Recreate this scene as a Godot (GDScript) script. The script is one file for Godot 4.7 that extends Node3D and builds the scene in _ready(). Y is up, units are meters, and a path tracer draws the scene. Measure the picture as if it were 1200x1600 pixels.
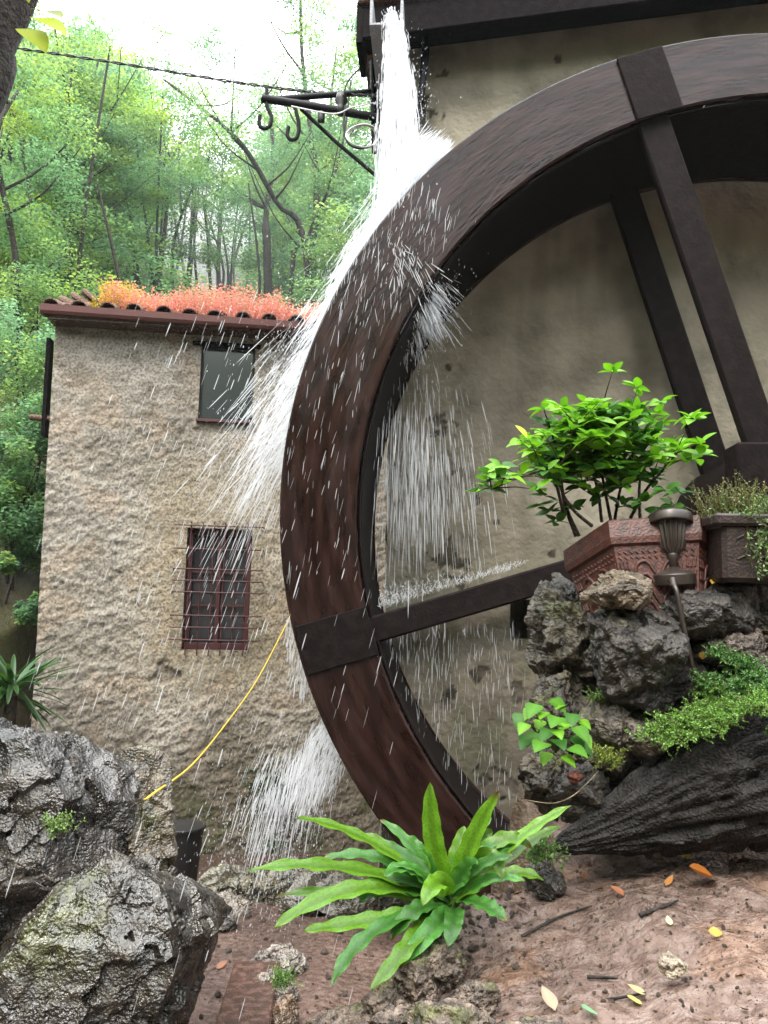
extends Node3D

var rng := RandomNumberGenerator.new()
var ico_cache := {}
var T := {}
var M := {}
var mill_frame := Transform3D(Basis(Vector3(0.99792, 0, 0.06453), Vector3.UP, Vector3(-0.06453, 0, 0.99792)), Vector3(0, 0, -5))
var house_frame := Transform3D(Basis(Vector3(0.99255, 0, -0.12187), Vector3.UP, Vector3(0.12187, 0, 0.99255)), Vector3(-2.403, 0, -9))
var n_fine := FastNoiseLite.new()
var n_mid := FastNoiseLite.new()
var n_cell := FastNoiseLite.new()
var n_ridge := FastNoiseLite.new()
var n_block := FastNoiseLite.new()


# ---------- mesh collecting ----------
class Buf:
	var v := PackedVector3Array()
	var n := PackedVector3Array()
	var uv := PackedVector2Array()
	var c := PackedColorArray()
	var ix := PackedInt32Array()
	func vert(p: Vector3, col := Color.WHITE, t := Vector2.ZERO, nrm := Vector3.ZERO) -> int:
		v.append(p); c.append(col); uv.append(t); n.append(nrm)
		return v.size() - 1
	# corners given counter-clockwise seen from outside; Godot's front faces run clockwise
	func tri(a: int, b: int, d: int) -> void:
		ix.append(a); ix.append(d); ix.append(b)
	func quad(a: int, b: int, d: int, e: int) -> void:
		tri(a, b, d); tri(a, d, e)
	func flat(pts: Array, col := Color.WHITE, inside := Vector3.INF, uvs := []) -> void:
		var nr: Vector3 = (pts[1] - pts[0]).cross(pts[2] - pts[0]).normalized()
		var mid := Vector3.ZERO
		for p in pts: mid += p
		mid /= pts.size()
		var turned: bool = inside != Vector3.INF and nr.dot(mid - inside) < 0
		if turned: nr = -nr
		var s := v.size()
		for k in pts.size(): vert(pts[k], col, uvs[k] if uvs.size() else Vector2(pts[k].x + pts[k].z, pts[k].y), nr)
		for k in range(1, pts.size() - 1):
			if turned: tri(s, s + k + 1, s + k)
			else: tri(s, s + k, s + k + 1)
	func box(mid: Vector3, size: Vector3, turn := Basis.IDENTITY, bev := 0.006, col := Color.WHITE) -> void:
		var h := size / 2
		var b := minf(bev, minf(h.x, minf(h.y, h.z)) * 0.45)
		var at := func(sx: int, sy: int, sz: int, ax: int) -> Vector3:
			var p := Vector3(sx * (h.x - (0.0 if ax == 0 else b)), sy * (h.y - (0.0 if ax == 1 else b)), sz * (h.z - (0.0 if ax == 2 else b)))
			return mid + turn * p
		for s in [-1, 1]:
			flat([at.call(s, -1, -1, 0), at.call(s, 1, -1, 0), at.call(s, 1, 1, 0), at.call(s, -1, 1, 0)], col, mid)
			flat([at.call(-1, s, -1, 1), at.call(1, s, -1, 1), at.call(1, s, 1, 1), at.call(-1, s, 1, 1)], col, mid)
			flat([at.call(-1, -1, s, 2), at.call(1, -1, s, 2), at.call(1, 1, s, 2), at.call(-1, 1, s, 2)], col, mid)
			for r in [-1, 1]:
				flat([at.call(s, r, -1, 0), at.call(s, r, 1, 0), at.call(s, r, 1, 1), at.call(s, r, -1, 1)], col, mid)
				flat([at.call(s, -1, r, 0), at.call(s, 1, r, 0), at.call(s, 1, r, 2), at.call(s, -1, r, 2)], col, mid)
				flat([at.call(-1, s, r, 1), at.call(1, s, r, 1), at.call(1, s, r, 2), at.call(-1, s, r, 2)], col, mid)
				for q in [-1, 1]:
					flat([at.call(s, r, q, 0), at.call(s, r, q, 1), at.call(s, r, q, 2)], col, mid)
	func tube(pts: Array, radii: Array, sides := 8, col := Color.WHITE, wob: FastNoiseLite = null, amp := 0.0) -> void:
		var tan0: Vector3 = (pts[1] - pts[0]).normalized()
		var side := tan0.cross(Vector3.UP if absf(tan0.y) < 0.9 else Vector3.RIGHT).normalized()
		var s := v.size()
		var run := 0.0
		for k in pts.size():
			var t: Vector3 = (pts[mini(k + 1, pts.size() - 1)] - pts[maxi(k - 1, 0)]).normalized()
			side = (side - t * side.dot(t)).normalized()
			var up := t.cross(side)
			if k: run += (pts[k] - pts[k - 1]).length()
			for j in sides + 1:
				var a := TAU * j / sides
				var d := side * cos(a) + up * sin(a)
				var r: float = radii[k] if k < radii.size() else radii[-1]
				if wob: r *= 1.0 + amp * wob.get_noise_3dv((pts[k] + d * r) * 1.0)
				vert(pts[k] + d * r, col, Vector2(float(j) / sides, run), d)
		for k in pts.size() - 1:
			for j in sides:
				var a := s + k * (sides + 1) + j
				quad(a, a + 1, a + sides + 2, a + sides + 1)
		for e in [0, pts.size() - 1]:
			var t: Vector3 = (pts[0] - pts[1]).normalized() if e == 0 else (pts[-1] - pts[-2]).normalized()
			var m := vert(pts[e], col, Vector2.ZERO, t)
			var st := v.size()
			for j in sides: vert(v[s + e * (sides + 1) + j], col, Vector2.ZERO, t)
			for j in sides:
				if e == 0: tri(m, st + (j + 1) % sides, st + j)
				else: tri(m, st + j, st + (j + 1) % sides)
	func lathe(prof: Array, segs: int, turn := Transform3D.IDENTITY, flute := 0, depth := 0.0, col := Color.WHITE) -> void:
		var s := v.size()
		for k in prof.size():
			for j in segs + 1:
				var a := TAU * j / segs
				var r: float = prof[k].x
				if flute: r *= 1.0 - depth * (0.5 + 0.5 * cos(a * flute)) * (prof[k].z if prof[k] is Vector3 else 1.0)
				vert(turn * Vector3(r * cos(a), prof[k].y, -r * sin(a)), col, Vector2(float(j) / segs, float(k) / prof.size()))
		for k in prof.size() - 1:
			for j in segs:
				var a := s + k * (segs + 1) + j
				quad(a, a + 1, a + segs + 2, a + segs + 1)
	func smooth() -> void:   # normals where none were given; equal seam vertices are not joined
		var need := PackedByteArray(); need.resize(v.size())
		for k in v.size(): need[k] = 1 if n[k] == Vector3.ZERO else 0
		for k in range(0, ix.size(), 3):
			var a := ix[k]; var b := ix[k + 1]; var d := ix[k + 2]
			var f := (v[d] - v[a]).cross(v[b] - v[a])
			if need[a]: n[a] += f
			if need[b]: n[b] += f
			if need[d]: n[d] += f
		for k in v.size():
			n[k] = n[k].normalized() if n[k].length_squared() > 1e-20 else Vector3.UP
	func done() -> ArrayMesh:
		smooth()
		var a := []; a.resize(Mesh.ARRAY_MAX)
		a[Mesh.ARRAY_VERTEX] = v; a[Mesh.ARRAY_NORMAL] = n; a[Mesh.ARRAY_TEX_UV] = uv; a[Mesh.ARRAY_COLOR] = c; a[Mesh.ARRAY_INDEX] = ix
		var m := ArrayMesh.new()
		m.add_surface_from_arrays(Mesh.PRIMITIVE_TRIANGLES, a)
		return m


# ---------- objects ----------
func obj(called: String, m: Mesh, material: Material, parent: Node = self, at := Transform3D.IDENTITY) -> MeshInstance3D:
	var o := MeshInstance3D.new()
	o.name = called if not parent.has_node(called) else numbered(called, parent)
	o.mesh = m
	o.material_override = material
	o.transform = at
	parent.add_child(o, true)
	return o

func numbered(called: String, parent: Node) -> String:
	var k := 1
	while parent.has_node("%s_%03d" % [called, k]): k += 1
	return "%s_%03d" % [called, k]

func tag(o: Node, label: String, category := "", group := "", kind := "") -> Node:
	if label: o.set_meta("label", label)
	if category: o.set_meta("category", category)
	if group: o.set_meta("group", group)
	if kind: o.set_meta("kind", kind)
	return o

func thing(called: String, label: String, category: String, at := Transform3D.IDENTITY, group := "") -> Node3D:
	var o := Node3D.new()
	o.name = called if not has_node(called) else numbered(called, self)
	o.transform = at
	add_child(o, true)
	tag(o, label, category, group)
	return o

func copies(called: String, m: Mesh, material: Material, places: Array, parent: Node = self, colors := []) -> MultiMeshInstance3D:
	var mm := MultiMesh.new()
	mm.transform_format = MultiMesh.TRANSFORM_3D
	mm.use_colors = colors.size() > 0
	mm.mesh = m
	mm.instance_count = places.size()
	for k in places.size():
		mm.set_instance_transform(k, places[k])
		if colors.size(): mm.set_instance_color(k, colors[k])
	var o := MultiMeshInstance3D.new()
	o.name = called if not parent.has_node(called) else numbered(called, parent)
	o.multimesh = mm
	o.material_override = material
	o.set_meta("kind", "stuff")
	parent.add_child(o, true)
	return o


# ---------- materials ----------
func lin(r: float, g: float, b: float) -> Color:
	return Color(r, g, b).linear_to_srgb()

func noise(freq: float, kind := FastNoiseLite.TYPE_SIMPLEX_SMOOTH, oct := 4, sd := 1, fractal := FastNoiseLite.FRACTAL_FBM) -> FastNoiseLite:
	var z := FastNoiseLite.new()
	z.noise_type = kind; z.frequency = freq; z.seed = sd
	z.fractal_type = fractal if oct > 1 else FastNoiseLite.FRACTAL_NONE
	z.fractal_octaves = oct
	return z

func tex(z: FastNoiseLite, size: int, stops: Array = []) -> NoiseTexture2D:
	var t := NoiseTexture2D.new()
	t.width = size; t.height = size; t.seamless = true; t.seamless_blend_skirt = 0.2
	t.noise = z
	if stops.size():
		var g := Gradient.new()
		g.offsets = PackedFloat32Array(stops.map(func(s): return s[0]))
		g.colors = PackedColorArray(stops.map(func(s): return s[1]))
		t.color_ramp = g
	return t

func grey(x: float) -> Color: return Color(x, x, x)

func mat(called: String, col: Color, rough: float, opt := {}) -> StandardMaterial3D:
	var m := StandardMaterial3D.new()
	m.resource_name = called
	m.albedo_color = col
	m.roughness = rough
	m.metallic_specular = opt.get("spec", 0.5)
	m.metallic = opt.get("metal", 0.0)
	m.vertex_color_use_as_albedo = opt.get("vc", false)
	if opt.has("tri"):
		m.uv1_triplanar = true
		m.uv1_world_triplanar = opt.get("world", false)
		m.uv1_scale = Vector3.ONE * opt.tri
	if opt.has("uv"): m.uv1_scale = opt.uv
	if opt.has("color"): m.albedo_texture = opt.color
	if opt.has("height"):
		m.heightmap_enabled = true
		m.heightmap_texture = opt.height
		m.heightmap_scale = opt.get("cm", 1.0)
	if opt.has("rtex"):
		m.roughness_texture = opt.rtex
		m.roughness_texture_channel = BaseMaterial3D.TEXTURE_CHANNEL_RED
	if opt.has("back"):
		m.backlight_enabled = true
		m.backlight = opt.back
	if opt.has("alpha"):
		m.transparency = BaseMaterial3D.TRANSPARENCY_ALPHA
		m.albedo_color.a = opt.alpha
	m.cull_mode = BaseMaterial3D.CULL_DISABLED
	return m

func make_materials() -> void:
	T.mottle = tex(noise(0.006, FastNoiseLite.TYPE_SIMPLEX_SMOOTH, 6, 3), 1024, [[0.0, grey(0.7)], [0.35, grey(0.86)], [0.6, grey(0.96)], [1.0, grey(1.0)]])
	T.speckle = tex(noise(0.03, FastNoiseLite.TYPE_SIMPLEX, 5, 5), 1024, [[0.0, grey(0.45)], [0.4, grey(0.85)], [0.62, grey(0.95)], [1.0, grey(1.0)]])
	T.grain = tex(noise(0.05, FastNoiseLite.TYPE_SIMPLEX, 5, 7), 512)
	T.lumps = tex(noise(0.012, FastNoiseLite.TYPE_SIMPLEX, 6, 9), 1024)
	T.grit = tex(noise(0.035, FastNoiseLite.TYPE_SIMPLEX, 6, 10), 1024)
	T.ridges = tex(noise(0.008, FastNoiseLite.TYPE_SIMPLEX, 6, 12, FastNoiseLite.FRACTAL_RIDGED), 1024)
	T.wet = tex(noise(0.01, FastNoiseLite.TYPE_SIMPLEX, 5, 15), 512, [[0.0, grey(0.13)], [0.45, grey(0.23)], [0.7, grey(0.42)], [1.0, grey(0.7)]])
	T.soilwet = tex(noise(0.008, FastNoiseLite.TYPE_SIMPLEX, 5, 16), 512, [[0.0, grey(0.22)], [0.4, grey(0.38)], [0.6, grey(0.6)], [1.0, grey(0.9)]])
	T.rust = tex(noise(0.008, FastNoiseLite.TYPE_SIMPLEX, 6, 18), 1024, [[0.0, Color(0.52, 0.45, 0.43)], [0.4, Color(0.7, 0.61, 0.58)], [0.6, Color(0.85, 0.76, 0.74)], [0.8, Color(0.95, 0.9, 0.9)], [1.0, Color(1, 1, 1)]])
	T.rock = tex(noise(0.007, FastNoiseLite.TYPE_SIMPLEX, 6, 21), 1024, [[0.0, Color(0.30, 0.28, 0.26)], [0.35, Color(0.58, 0.55, 0.52)], [0.55, Color(0.8, 0.77, 0.74)], [0.75, Color(0.95, 0.93, 0.9)], [1.0, Color(1, 1, 1)]])
	T.soil = tex(noise(0.012, FastNoiseLite.TYPE_SIMPLEX, 6, 23), 1024, [[0.0, Color(0.5, 0.42, 0.38)], [0.3, Color(0.76, 0.68, 0.63)], [0.55, Color(0.9, 0.83, 0.79)], [0.7, Color(1, 0.95, 0.92)], [1.0, Color(1, 1, 1)]])
	T.leafvein = tex(noise(0.02, FastNoiseLite.TYPE_SIMPLEX, 3, 25), 256, [[0.0, Color(0.7, 0.78, 0.6)], [0.5, Color(0.92, 0.96, 0.88)], [1.0, Color(1, 1, 1)]])
	M.house = mat("rough_render", Color.WHITE, 0.9, {"vc": true, "tri": 0.7, "world": true, "color": T.speckle, "height": T.lumps, "cm": 1.3, "spec": 0.3})
	M.mill = mat("old_plaster", Color.WHITE, 0.88, {"vc": true, "tri": 0.27, "world": true, "color": T.mottle, "height": T.grit, "cm": 0.9, "spec": 0.3})
	M.earth = mat("wet_earth", Color.WHITE, 1.0, {"vc": true, "tri": 1.3, "world": true, "color": T.soil, "height": T.grit, "cm": 0.9, "rtex": T.soilwet, "spec": 0.4})
	M.boulder = mat("wet_rock", Color.WHITE, 1.0, {"vc": true, "tri": 1.6, "color": T.rock, "height": T.grit, "cm": 0.8, "rtex": T.wet, "spec": 0.7})
	M.stone = mat("stone", Color.WHITE, 1.0, {"vc": true, "tri": 3.0, "color": T.rock, "height": T.lumps, "cm": 1.6, "rtex": T.soilwet, "spec": 0.5})
	M.wheel = mat("wheel_steel", lin(0.028, 0.0145, 0.012), 0.45, {"uv": Vector3(0.22, 1.1, 1), "color": T.rust, "height": T.grain, "cm": 0.12, "rtex": T.soilwet, "spec": 0.32})
	M.arm = mat("wheel_timber", lin(0.010, 0.0062, 0.006), 0.75, {"spec": 0.25, "tri": 1.0, "color": T.rust, "height": T.grain, "cm": 0.15})
	M.darkwood = mat("dark_wood", lin(0.009, 0.007, 0.009), 0.8, {"spec": 0.2, "tri": 1.2, "color": T.rust, "height": T.grain, "cm": 0.2})
	M.iron = mat("black_iron", lin(0.007, 0.0065, 0.009), 0.6, {"spec": 0.3, "tri": 4.0, "color": T.speckle})
	M.bronze = mat("bronze_paint", lin(0.04, 0.028, 0.022), 0.36, {"tri": 6.0, "color": T.speckle, "spec": 0.6, "metal": 0.3})
	M.redpaint = mat("red_brown_paint", lin(0.075, 0.016, 0.018), 0.55, {"tri": 3.0, "color": T.speckle})
	M.gutter = mat("gutter_copper", lin(0.13, 0.045, 0.04), 0.5, {"tri": 2.0, "color": T.speckle})
	M.darkpot = mat("dark_terracotta", lin(0.03, 0.016, 0.013), 0.6, {"tri": 3.0, "color": T.rust, "height": T.grain, "cm": 0.15})
	M.tile = mat("roof_clay", lin(0.2, 0.115, 0.085), 0.85, {"tri": 4.0, "color": T.rock, "height": T.grain, "cm": 0.4})
	M.pot = mat("terracotta", lin(0.10, 0.036, 0.026), 0.5, {"tri": 3.0, "color": T.rust, "height": T.grain, "cm": 0.15})
	M.pane = mat("window_glass", lin(0.022, 0.025, 0.03), 0.15, {"spec": 0.6})
	M.dark = mat("dark_interior", lin(0.015, 0.015, 0.017), 0.8)
	M.plastic = mat("black_plastic", lin(0.012, 0.012, 0.013), 0.45)
	M.rope = mat("yellow_rope", lin(0.6, 0.42, 0.04), 0.7)
	M.cable = mat("black_cable", lin(0.02, 0.022, 0.024), 0.6)
	M.wire = mat("pale_wire", lin(0.5, 0.5, 0.5), 0.4, {"metal": 0.5})
	M.plank = mat("wet_board", lin(0.12, 0.075, 0.06), 0.35, {"tri": 1.5, "color": T.rust, "height": T.grain, "cm": 0.2, "rtex": T.soilwet})
	M.log = mat("weathered_log", Color.WHITE, 0.52, {"vc": true, "tri": 2.5, "color": T.rock, "height": T.grit, "cm": 0.7, "spec": 0.35})
	M.bark = mat("bark", Color.WHITE, 0.9, {"vc": true, "tri": 2.0, "color": T.rock, "height": T.lumps, "cm": 1.5})
	M.water = mat("white_water", lin(0.88, 0.9, 0.93), 0.35, {"back": lin(0.9, 0.92, 0.95), "alpha": 0.4})
	M.treeleaf = mat("tree_leaf", Color.WHITE, 0.55, {"vc": true, "back": lin(1.35, 1.35, 1.1), "spec": 0.3})
	M.bushleaf = mat("bush_leaf", Color.WHITE, 0.42, {"vc": true, "back": lin(0.7, 0.8, 0.4), "spec": 0.35})
	M.fern = mat("fern_frond", Color.WHITE, 0.36, {"vc": true, "uv": Vector3(1, 1, 1), "color": T.leafvein, "back": lin(0.6, 0.7, 0.3), "spec": 0.45})
	M.needle = mat("needles", Color.WHITE, 0.5, {"vc": true, "back": lin(0.5, 0.55, 0.3)})
	M.sedum = mat("roof_sedum", Color.WHITE, 0.6, {"vc": true, "back": lin(0.9, 0.8, 0.6)})
	M.dryleaf = mat("dry_leaf", Color.WHITE, 0.55, {"vc": true, "back": lin(0.5, 0.4, 0.2)})


# ---------- shapes ----------
func ico(level: int) -> Array:
	if ico_cache.has(level): return ico_cache[level]
	var t := (1.0 + sqrt(5.0)) / 2.0
	var p := PackedVector3Array()
	for a in [[-1, t, 0], [1, t, 0], [-1, -t, 0], [1, -t, 0], [0, -1, t], [0, 1, t], [0, -1, -t], [0, 1, -t], [t, 0, -1], [t, 0, 1], [-t, 0, -1], [-t, 0, 1]]:
		p.append(Vector3(a[0], a[1], a[2]).normalized())
	var f := PackedInt32Array([0, 11, 5, 0, 5, 1, 0, 1, 7, 0, 7, 10, 0, 10, 11, 1, 5, 9, 5, 11, 4, 11, 10, 2, 10, 7, 6, 7, 1, 8, 3, 9, 4, 3, 4, 2, 3, 2, 6, 3, 6, 8, 3, 8, 9, 4, 9, 5, 2, 4, 11, 6, 2, 10, 8, 6, 7, 9, 8, 1])
	for l in level:
		var mids := {}
		var g := PackedInt32Array()
		for k in range(0, f.size(), 3):
			var m := [0, 0, 0]
			for e in 3:
				var a := f[k + e]; var b := f[k + (e + 1) % 3]
				var key := mini(a, b) * 1000000 + maxi(a, b)
				if not mids.has(key):
					mids[key] = p.size()
					p.append((p[a] + p[b]).normalized())
				m[e] = mids[key]
			for q in [f[k], m[0], m[2], f[k + 1], m[1], m[0], f[k + 2], m[2], m[1], m[0], m[1], m[2]]: g.append(q)
		f = g
	ico_cache[level] = [p, f]
	return ico_cache[level]

# a stone: an ellipsoid cut by random planes, then weathered. extra cuts are [direction, share of the radius kept]
func stone_mesh(size: Vector3, sd: int, level: int, cuts: int, rough: float, dark: Color, pale: Color, moss := 0.0, extra := [], strata := 0.0, crisp := false) -> ArrayMesh:
	var r := RandomNumberGenerator.new()
	r.seed = sd
	var planes := []
	for k in cuts:
		var d := Vector3(r.randf_range(-1, 1), r.randf_range(-1, 1), r.randf_range(-1, 1)).normalized()
		planes.append([d, r.randf_range(0.6, 0.9)])
	for e in extra: planes.append([e[0].normalized(), e[1]])
	var u := ico(level)
	var b := Buf.new()
	var off := Vector3(sd * 3.17, sd * 1.3, -sd * 2.1)
	var avg := (size.x + size.y + size.z) / 3.0
	var tilt := Basis(Vector3(0.3, 0.1, 1).normalized(), 0.5)
	for d: Vector3 in u[0]:
		var rad := 1.0
		for q in planes:
			var t := d.dot(q[0])
			if t > q[1]: rad = minf(rad, q[1] / t)
		var p := d * rad * size * 0.5
		var w := p / avg
		var ridge := n_ridge.get_noise_3dv(w * 1.6 + off)
		var fine := n_fine.get_noise_3dv(w * 4.0 + off)
		var cell := n_cell.get_noise_3dv(w * 2.4 + off)
		var lay := 0.0
		if strata > 0.0:
			var s := (tilt * w).y * 7.0 + ridge * 0.8
			lay = strata * (absf(s - floor(s) - 0.5) - 0.25) * 2.0
		var q3 := w + Vector3(fine, ridge, cell) * 0.06
		var step := n_block.get_noise_3dv(q3 * 1.9 + off) * 0.42 + n_block.get_noise_3dv(q3 * 4.6 - off) * 0.3 + n_block.get_noise_3dv(q3 * 10.0 - off) * 0.13
		p += d * avg * rough * (step + ridge * 0.35 + fine * 0.2 + cell * 0.08 + lay)
		var k := clampf(0.5 + fine * 0.7 + ridge * 0.4, 0, 1)
		var col := dark.lerp(pale, k)
		if moss > 0.0:
			var mo := smoothstep(0.1, 0.5, n_mid.get_noise_3dv(w * 1.3 + off) + d.y * 0.5 + moss - 0.5)
			col = col.lerp(Color(0.10, 0.115, 0.03), mo * 0.75)
		b.vert(p, col)
	var f: PackedInt32Array = u[1]
	if crisp:   # broken faces, each with its own normal
		var e := Buf.new()
		for k in range(0, f.size(), 3):
			var s := e.v.size()
			var nr := (b.v[f[k + 1]] - b.v[f[k]]).cross(b.v[f[k + 2]] - b.v[f[k]]).normalized()
			for q in 3: e.vert(b.v[f[k + q]], b.c[f[k + q]], Vector2.ZERO, nr)
			e.tri(s, s + 1, s + 2)
		return e.done()
	for k in range(0, f.size(), 3): b.tri(f[k], f[k + 1], f[k + 2])
	return b.done()

# a pointed or rounded leaf along +z, folded on its midrib, 12 triangles
func leaf_mesh(length: float, width: float, fold: float, droop: float, col: Color, blunt := 0.55, tooth := 0.0) -> ArrayMesh:
	var b := Buf.new()
	var rows := 7 if tooth == 0.0 else 15
	for k in rows:
		var t := float(k) / (rows - 1)
		var w := width * 0.5 * pow(sin(PI * pow(t, blunt)), 0.8) if k < rows - 1 else 0.0
		w *= 1.0 + tooth * (1.0 if k % 2 else -1.0)
		var y := -droop * length * t * t
		for s in [-1, 0, 1]:
			b.vert(Vector3(s * w, y + absf(s) * w * fold, length * t), col * ((0.85 if tooth > 0.0 and k % 3 == 1 else 1.0) if s else 1.12 + tooth * 3.0), Vector2(0.5 + s * 0.5, t))
	for k in rows - 1:
		for s in 2:
			var a := k * 3 + s
			b.quad(a, a + 3, a + 4, a + 1)
	return b.done()

# one mesh of many small two-triangle leaves spread through clumps
func leaf_cloud(r: RandomNumberGenerator, clumps: Array, per: int, size: float, cols: Array, flat := 0.6) -> ArrayMesh:
	var b := Buf.new()
	for cl in clumps:
		var cc: Vector3 = cl[0]
		var cr: Vector3 = cl[1]
		var tone: Color = cols[r.randi() % cols.size()]
		for k in per:
			var d := Vector3(r.randfn(), r.randfn(), r.randfn())
			d = d.normalized() * pow(r.randf(), 0.45)
			var p := cc + d * cr
			var ax := Vector3(r.randf_range(-1, 1), r.randf_range(-0.7, 0.3), r.randf_range(-1, 1)).normalized()
			var up := (Vector3(r.randf_range(-1, 1), r.randf_range(-1, 1), r.randf_range(-1, 1)) * (1.0 - flat) + Vector3.UP * flat).normalized()
			var sd := ax.cross(up).normalized()
			up = sd.cross(ax)
			var l := size * r.randf_range(0.6, 1.25)
			var c := tone * r.randf_range(0.7, 1.3)
			var a := b.vert(p, c, Vector2.ZERO, up)
			b.vert(p + ax * l * 0.5 + sd * l * 0.32 + up * l * 0.08, c, Vector2.ZERO, up)
			b.vert(p + ax * l, c, Vector2.ZERO, up)
			b.vert(p + ax * l * 0.5 - sd * l * 0.32 + up * l * 0.08, c, Vector2.ZERO, up)
			b.tri(a, a + 1, a + 2); b.tri(a, a + 2, a + 3)
	return b.done()

func curve(pts: Array, steps: int) -> Array:   # a smooth line through points
	var c := Curve3D.new()
	for k in pts.size():
		var t: Vector3 = (pts[mini(k + 1, pts.size() - 1)] - pts[maxi(k - 1, 0)]) / 6.0
		c.add_point(pts[k], -t, t)
	var out := []
	for k in steps + 1: out.append(c.sample(0, 0) if k == 0 else c.samplef(float(k) / steps * (pts.size() - 1)))
	return out

func taper(a: float, z: float, steps: int) -> Array:
	var out := []
	for k in steps + 1: out.append(lerpf(a, z, float(k) / steps))
	return out

func aim(at: Vector3, dir: Vector3, up := Vector3.UP, s := Vector3.ONE) -> Transform3D:   # +z runs along dir
	var z := dir.normalized()
	var x := up.cross(z)
	x = x.normalized() if x.length() > 1e-3 else Vector3.RIGHT
	return Transform3D(Basis(x * s.x, z.cross(x) * s.y, z * s.z), at)

func grid_lines(a: float, z: float, step: float, also := []) -> Array:
	var out := []
	var n := int(ceil((z - a) / step))
	for k in n + 1: out.append(lerpf(a, z, float(k) / n))
	for e in also: 
		if e > a and e < z: out.append(e)
	out.sort()
	var clean := [out[0]]
	for k in range(1, out.size()):
		var keep: bool = out[k] in also
		if out[k] - clean[-1] < step * 0.3:
			if keep: clean[-1] = out[k]
		else: clean.append(out[k])
	return clean

# a wall face in its own plane (x across, y up, +z outward) with relief and openings
func wall_face(b: Buf, xs: Array, ys: Array, holes: Array, relief: Callable, reveal: float) -> void:
	var s := b.v.size()
	var w := xs.size()
	for y in ys:
		for x in xs:
			var edge := 1.0
			for h: Rect2 in holes:
				var dx := maxf(maxf(h.position.x - x, x - h.end.x), 0.0)
				var dy := maxf(maxf(h.position.y - y, y - h.end.y), 0.0)
				edge = minf(edge, clampf(Vector2(dx, dy).length() / 0.06, 0.0, 1.0))
			var q: Array = relief.call(x, y)
			b.vert(Vector3(x, y, q[0] * edge), q[1])
	for j in ys.size() - 1:
		for i in w - 1:
			var mid := Vector2((xs[i] + xs[i + 1]) / 2, (ys[j] + ys[j + 1]) / 2)
			if holes.any(func(h: Rect2): return h.has_point(mid)): continue
			var a := s + j * w + i
			b.quad(a, a + 1, a + w + 1, a + w)
	for h: Rect2 in holes:
		var p := [Vector3(h.position.x, h.position.y, 0), Vector3(h.end.x, h.position.y, 0), Vector3(h.end.x, h.end.y, 0), Vector3(h.position.x, h.end.y, 0)]
		var back := Vector3(0, 0, -reveal)
		for k in 4:
			var q: Array = relief.call(p[k].x, p[k].y)
			b.flat([p[k], p[(k + 1) % 4], p[(k + 1) % 4] + back, p[k] + back], q[1] * 0.95, Vector3(h.get_center().x, h.get_center().y, -reveal / 2) + (p[k] + p[(k + 1) % 4]) * 10.0)


# ---------- the lie of the land ----------
func bank_edge(z: float) -> float:   # x of the bank's left edge
	if z > -1.7: return lerpf(-0.08, -0.6, clampf((z + 1.7) / 1.2, 0, 1))
	if z > -2.4: return lerpf(0.3, -0.08, (z + 2.4) / 0.7)
	return lerpf(0.3, 0.66, clampf((-2.4 - z) / 0.7, 0, 1))

func ground_h(x: float, z: float) -> float:
	var d := -z
	var path := 1.15 - 0.095 * clampf(d, -4, 4) if d < 4 else lerpf(0.77, 0.0, smoothstep(4.0, 9.2, d))
	path += 0.03 * n_mid.get_noise_2d(x * 1.2, z * 1.2) + 0.012 * n_fine.get_noise_2d(x * 2.0, z * 2.0)
	var h := path
	# hillside: left of the house and behind it
	var left := maxf(0.0, -x - 3.3 - 0.25 * maxf(0.0, 6.0 - d))
	h += 0.6 * left + 1.5 * smoothstep(0.0, 1.0, left) * smoothstep(5.0, 8.0, d)
	var back := maxf(0.0, d - (8.5 if x < -4.2 else lerpf(8.5, 13.0, clampf((x + 4.2) / 0.6, 0, 1))))
	h += 0.5 * back
	h += 0.45 * maxf(0.0, -d - 3.0)  # out-of-view rise behind the camera, helps block low sky light
	if left > 0 or back > 0: h += 0.35 * n_mid.get_noise_2d(x * 0.25, z * 0.25)
	if d < 4.6 and d > -6:
		var wob := 0.1 * n_mid.get_noise_2d(x * 1.5 + 40, z * 1.5) + 0.05 * n_fine.get_noise_2d(x * 1.6, z * 1.6) + 0.09 * n_fine.get_noise_2d(x * 5.0, z * 5.0)
		var e := x - bank_edge(z) + wob
		var top := 1.845 + 0.165 * x + 0.03 * n_mid.get_noise_2d(x * 1.1, z * 1.1) + 0.022 * n_fine.get_noise_2d(x * 1.3, z * 1.3) + 0.012 * n_fine.get_noise_2d(x * 5.0 + 7, z * 5.0) + 0.004 * n_fine.get_noise_2d(x * 14.0, z * 14.0 + 5) - 0.018 * smoothstep(0.62, 0.85, n_ridge.get_noise_2d(x * 1.5 + 11, z * 2.4))
		top += 0.016 * n_ridge.get_noise_2d(x * 0.9, z * 1.2)
		# the terrace that carries the planters, behind the stones
		var ter := smoothstep(0.0, 0.3, -z - 2.5) * smoothstep(0.66, 0.86, x)
		top = lerpf(top, 2.66, ter)
		top = lerpf(top, path, smoothstep(3.8, 4.3, d))
		var k := smoothstep(-0.17, 0.05, e)
		var broken := smoothstep(-0.35, -0.1, e) * (1.0 - smoothstep(0.0, 0.18, e)) * smoothstep(3.2, 2.4, d)
		top += broken * (0.05 * n_fine.get_noise_2d(x * 3.0, z * 3.0) + 0.05 * n_block.get_noise_2d(x * 9.0, z * 9.0) - 0.02)
		h = lerpf(h, maxf(top, h), k)
	return h

func on_ground(x: float, z: float, up := 0.0) -> Vector3:
	return Vector3(x, ground_h(x, z) + up, z)


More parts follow.
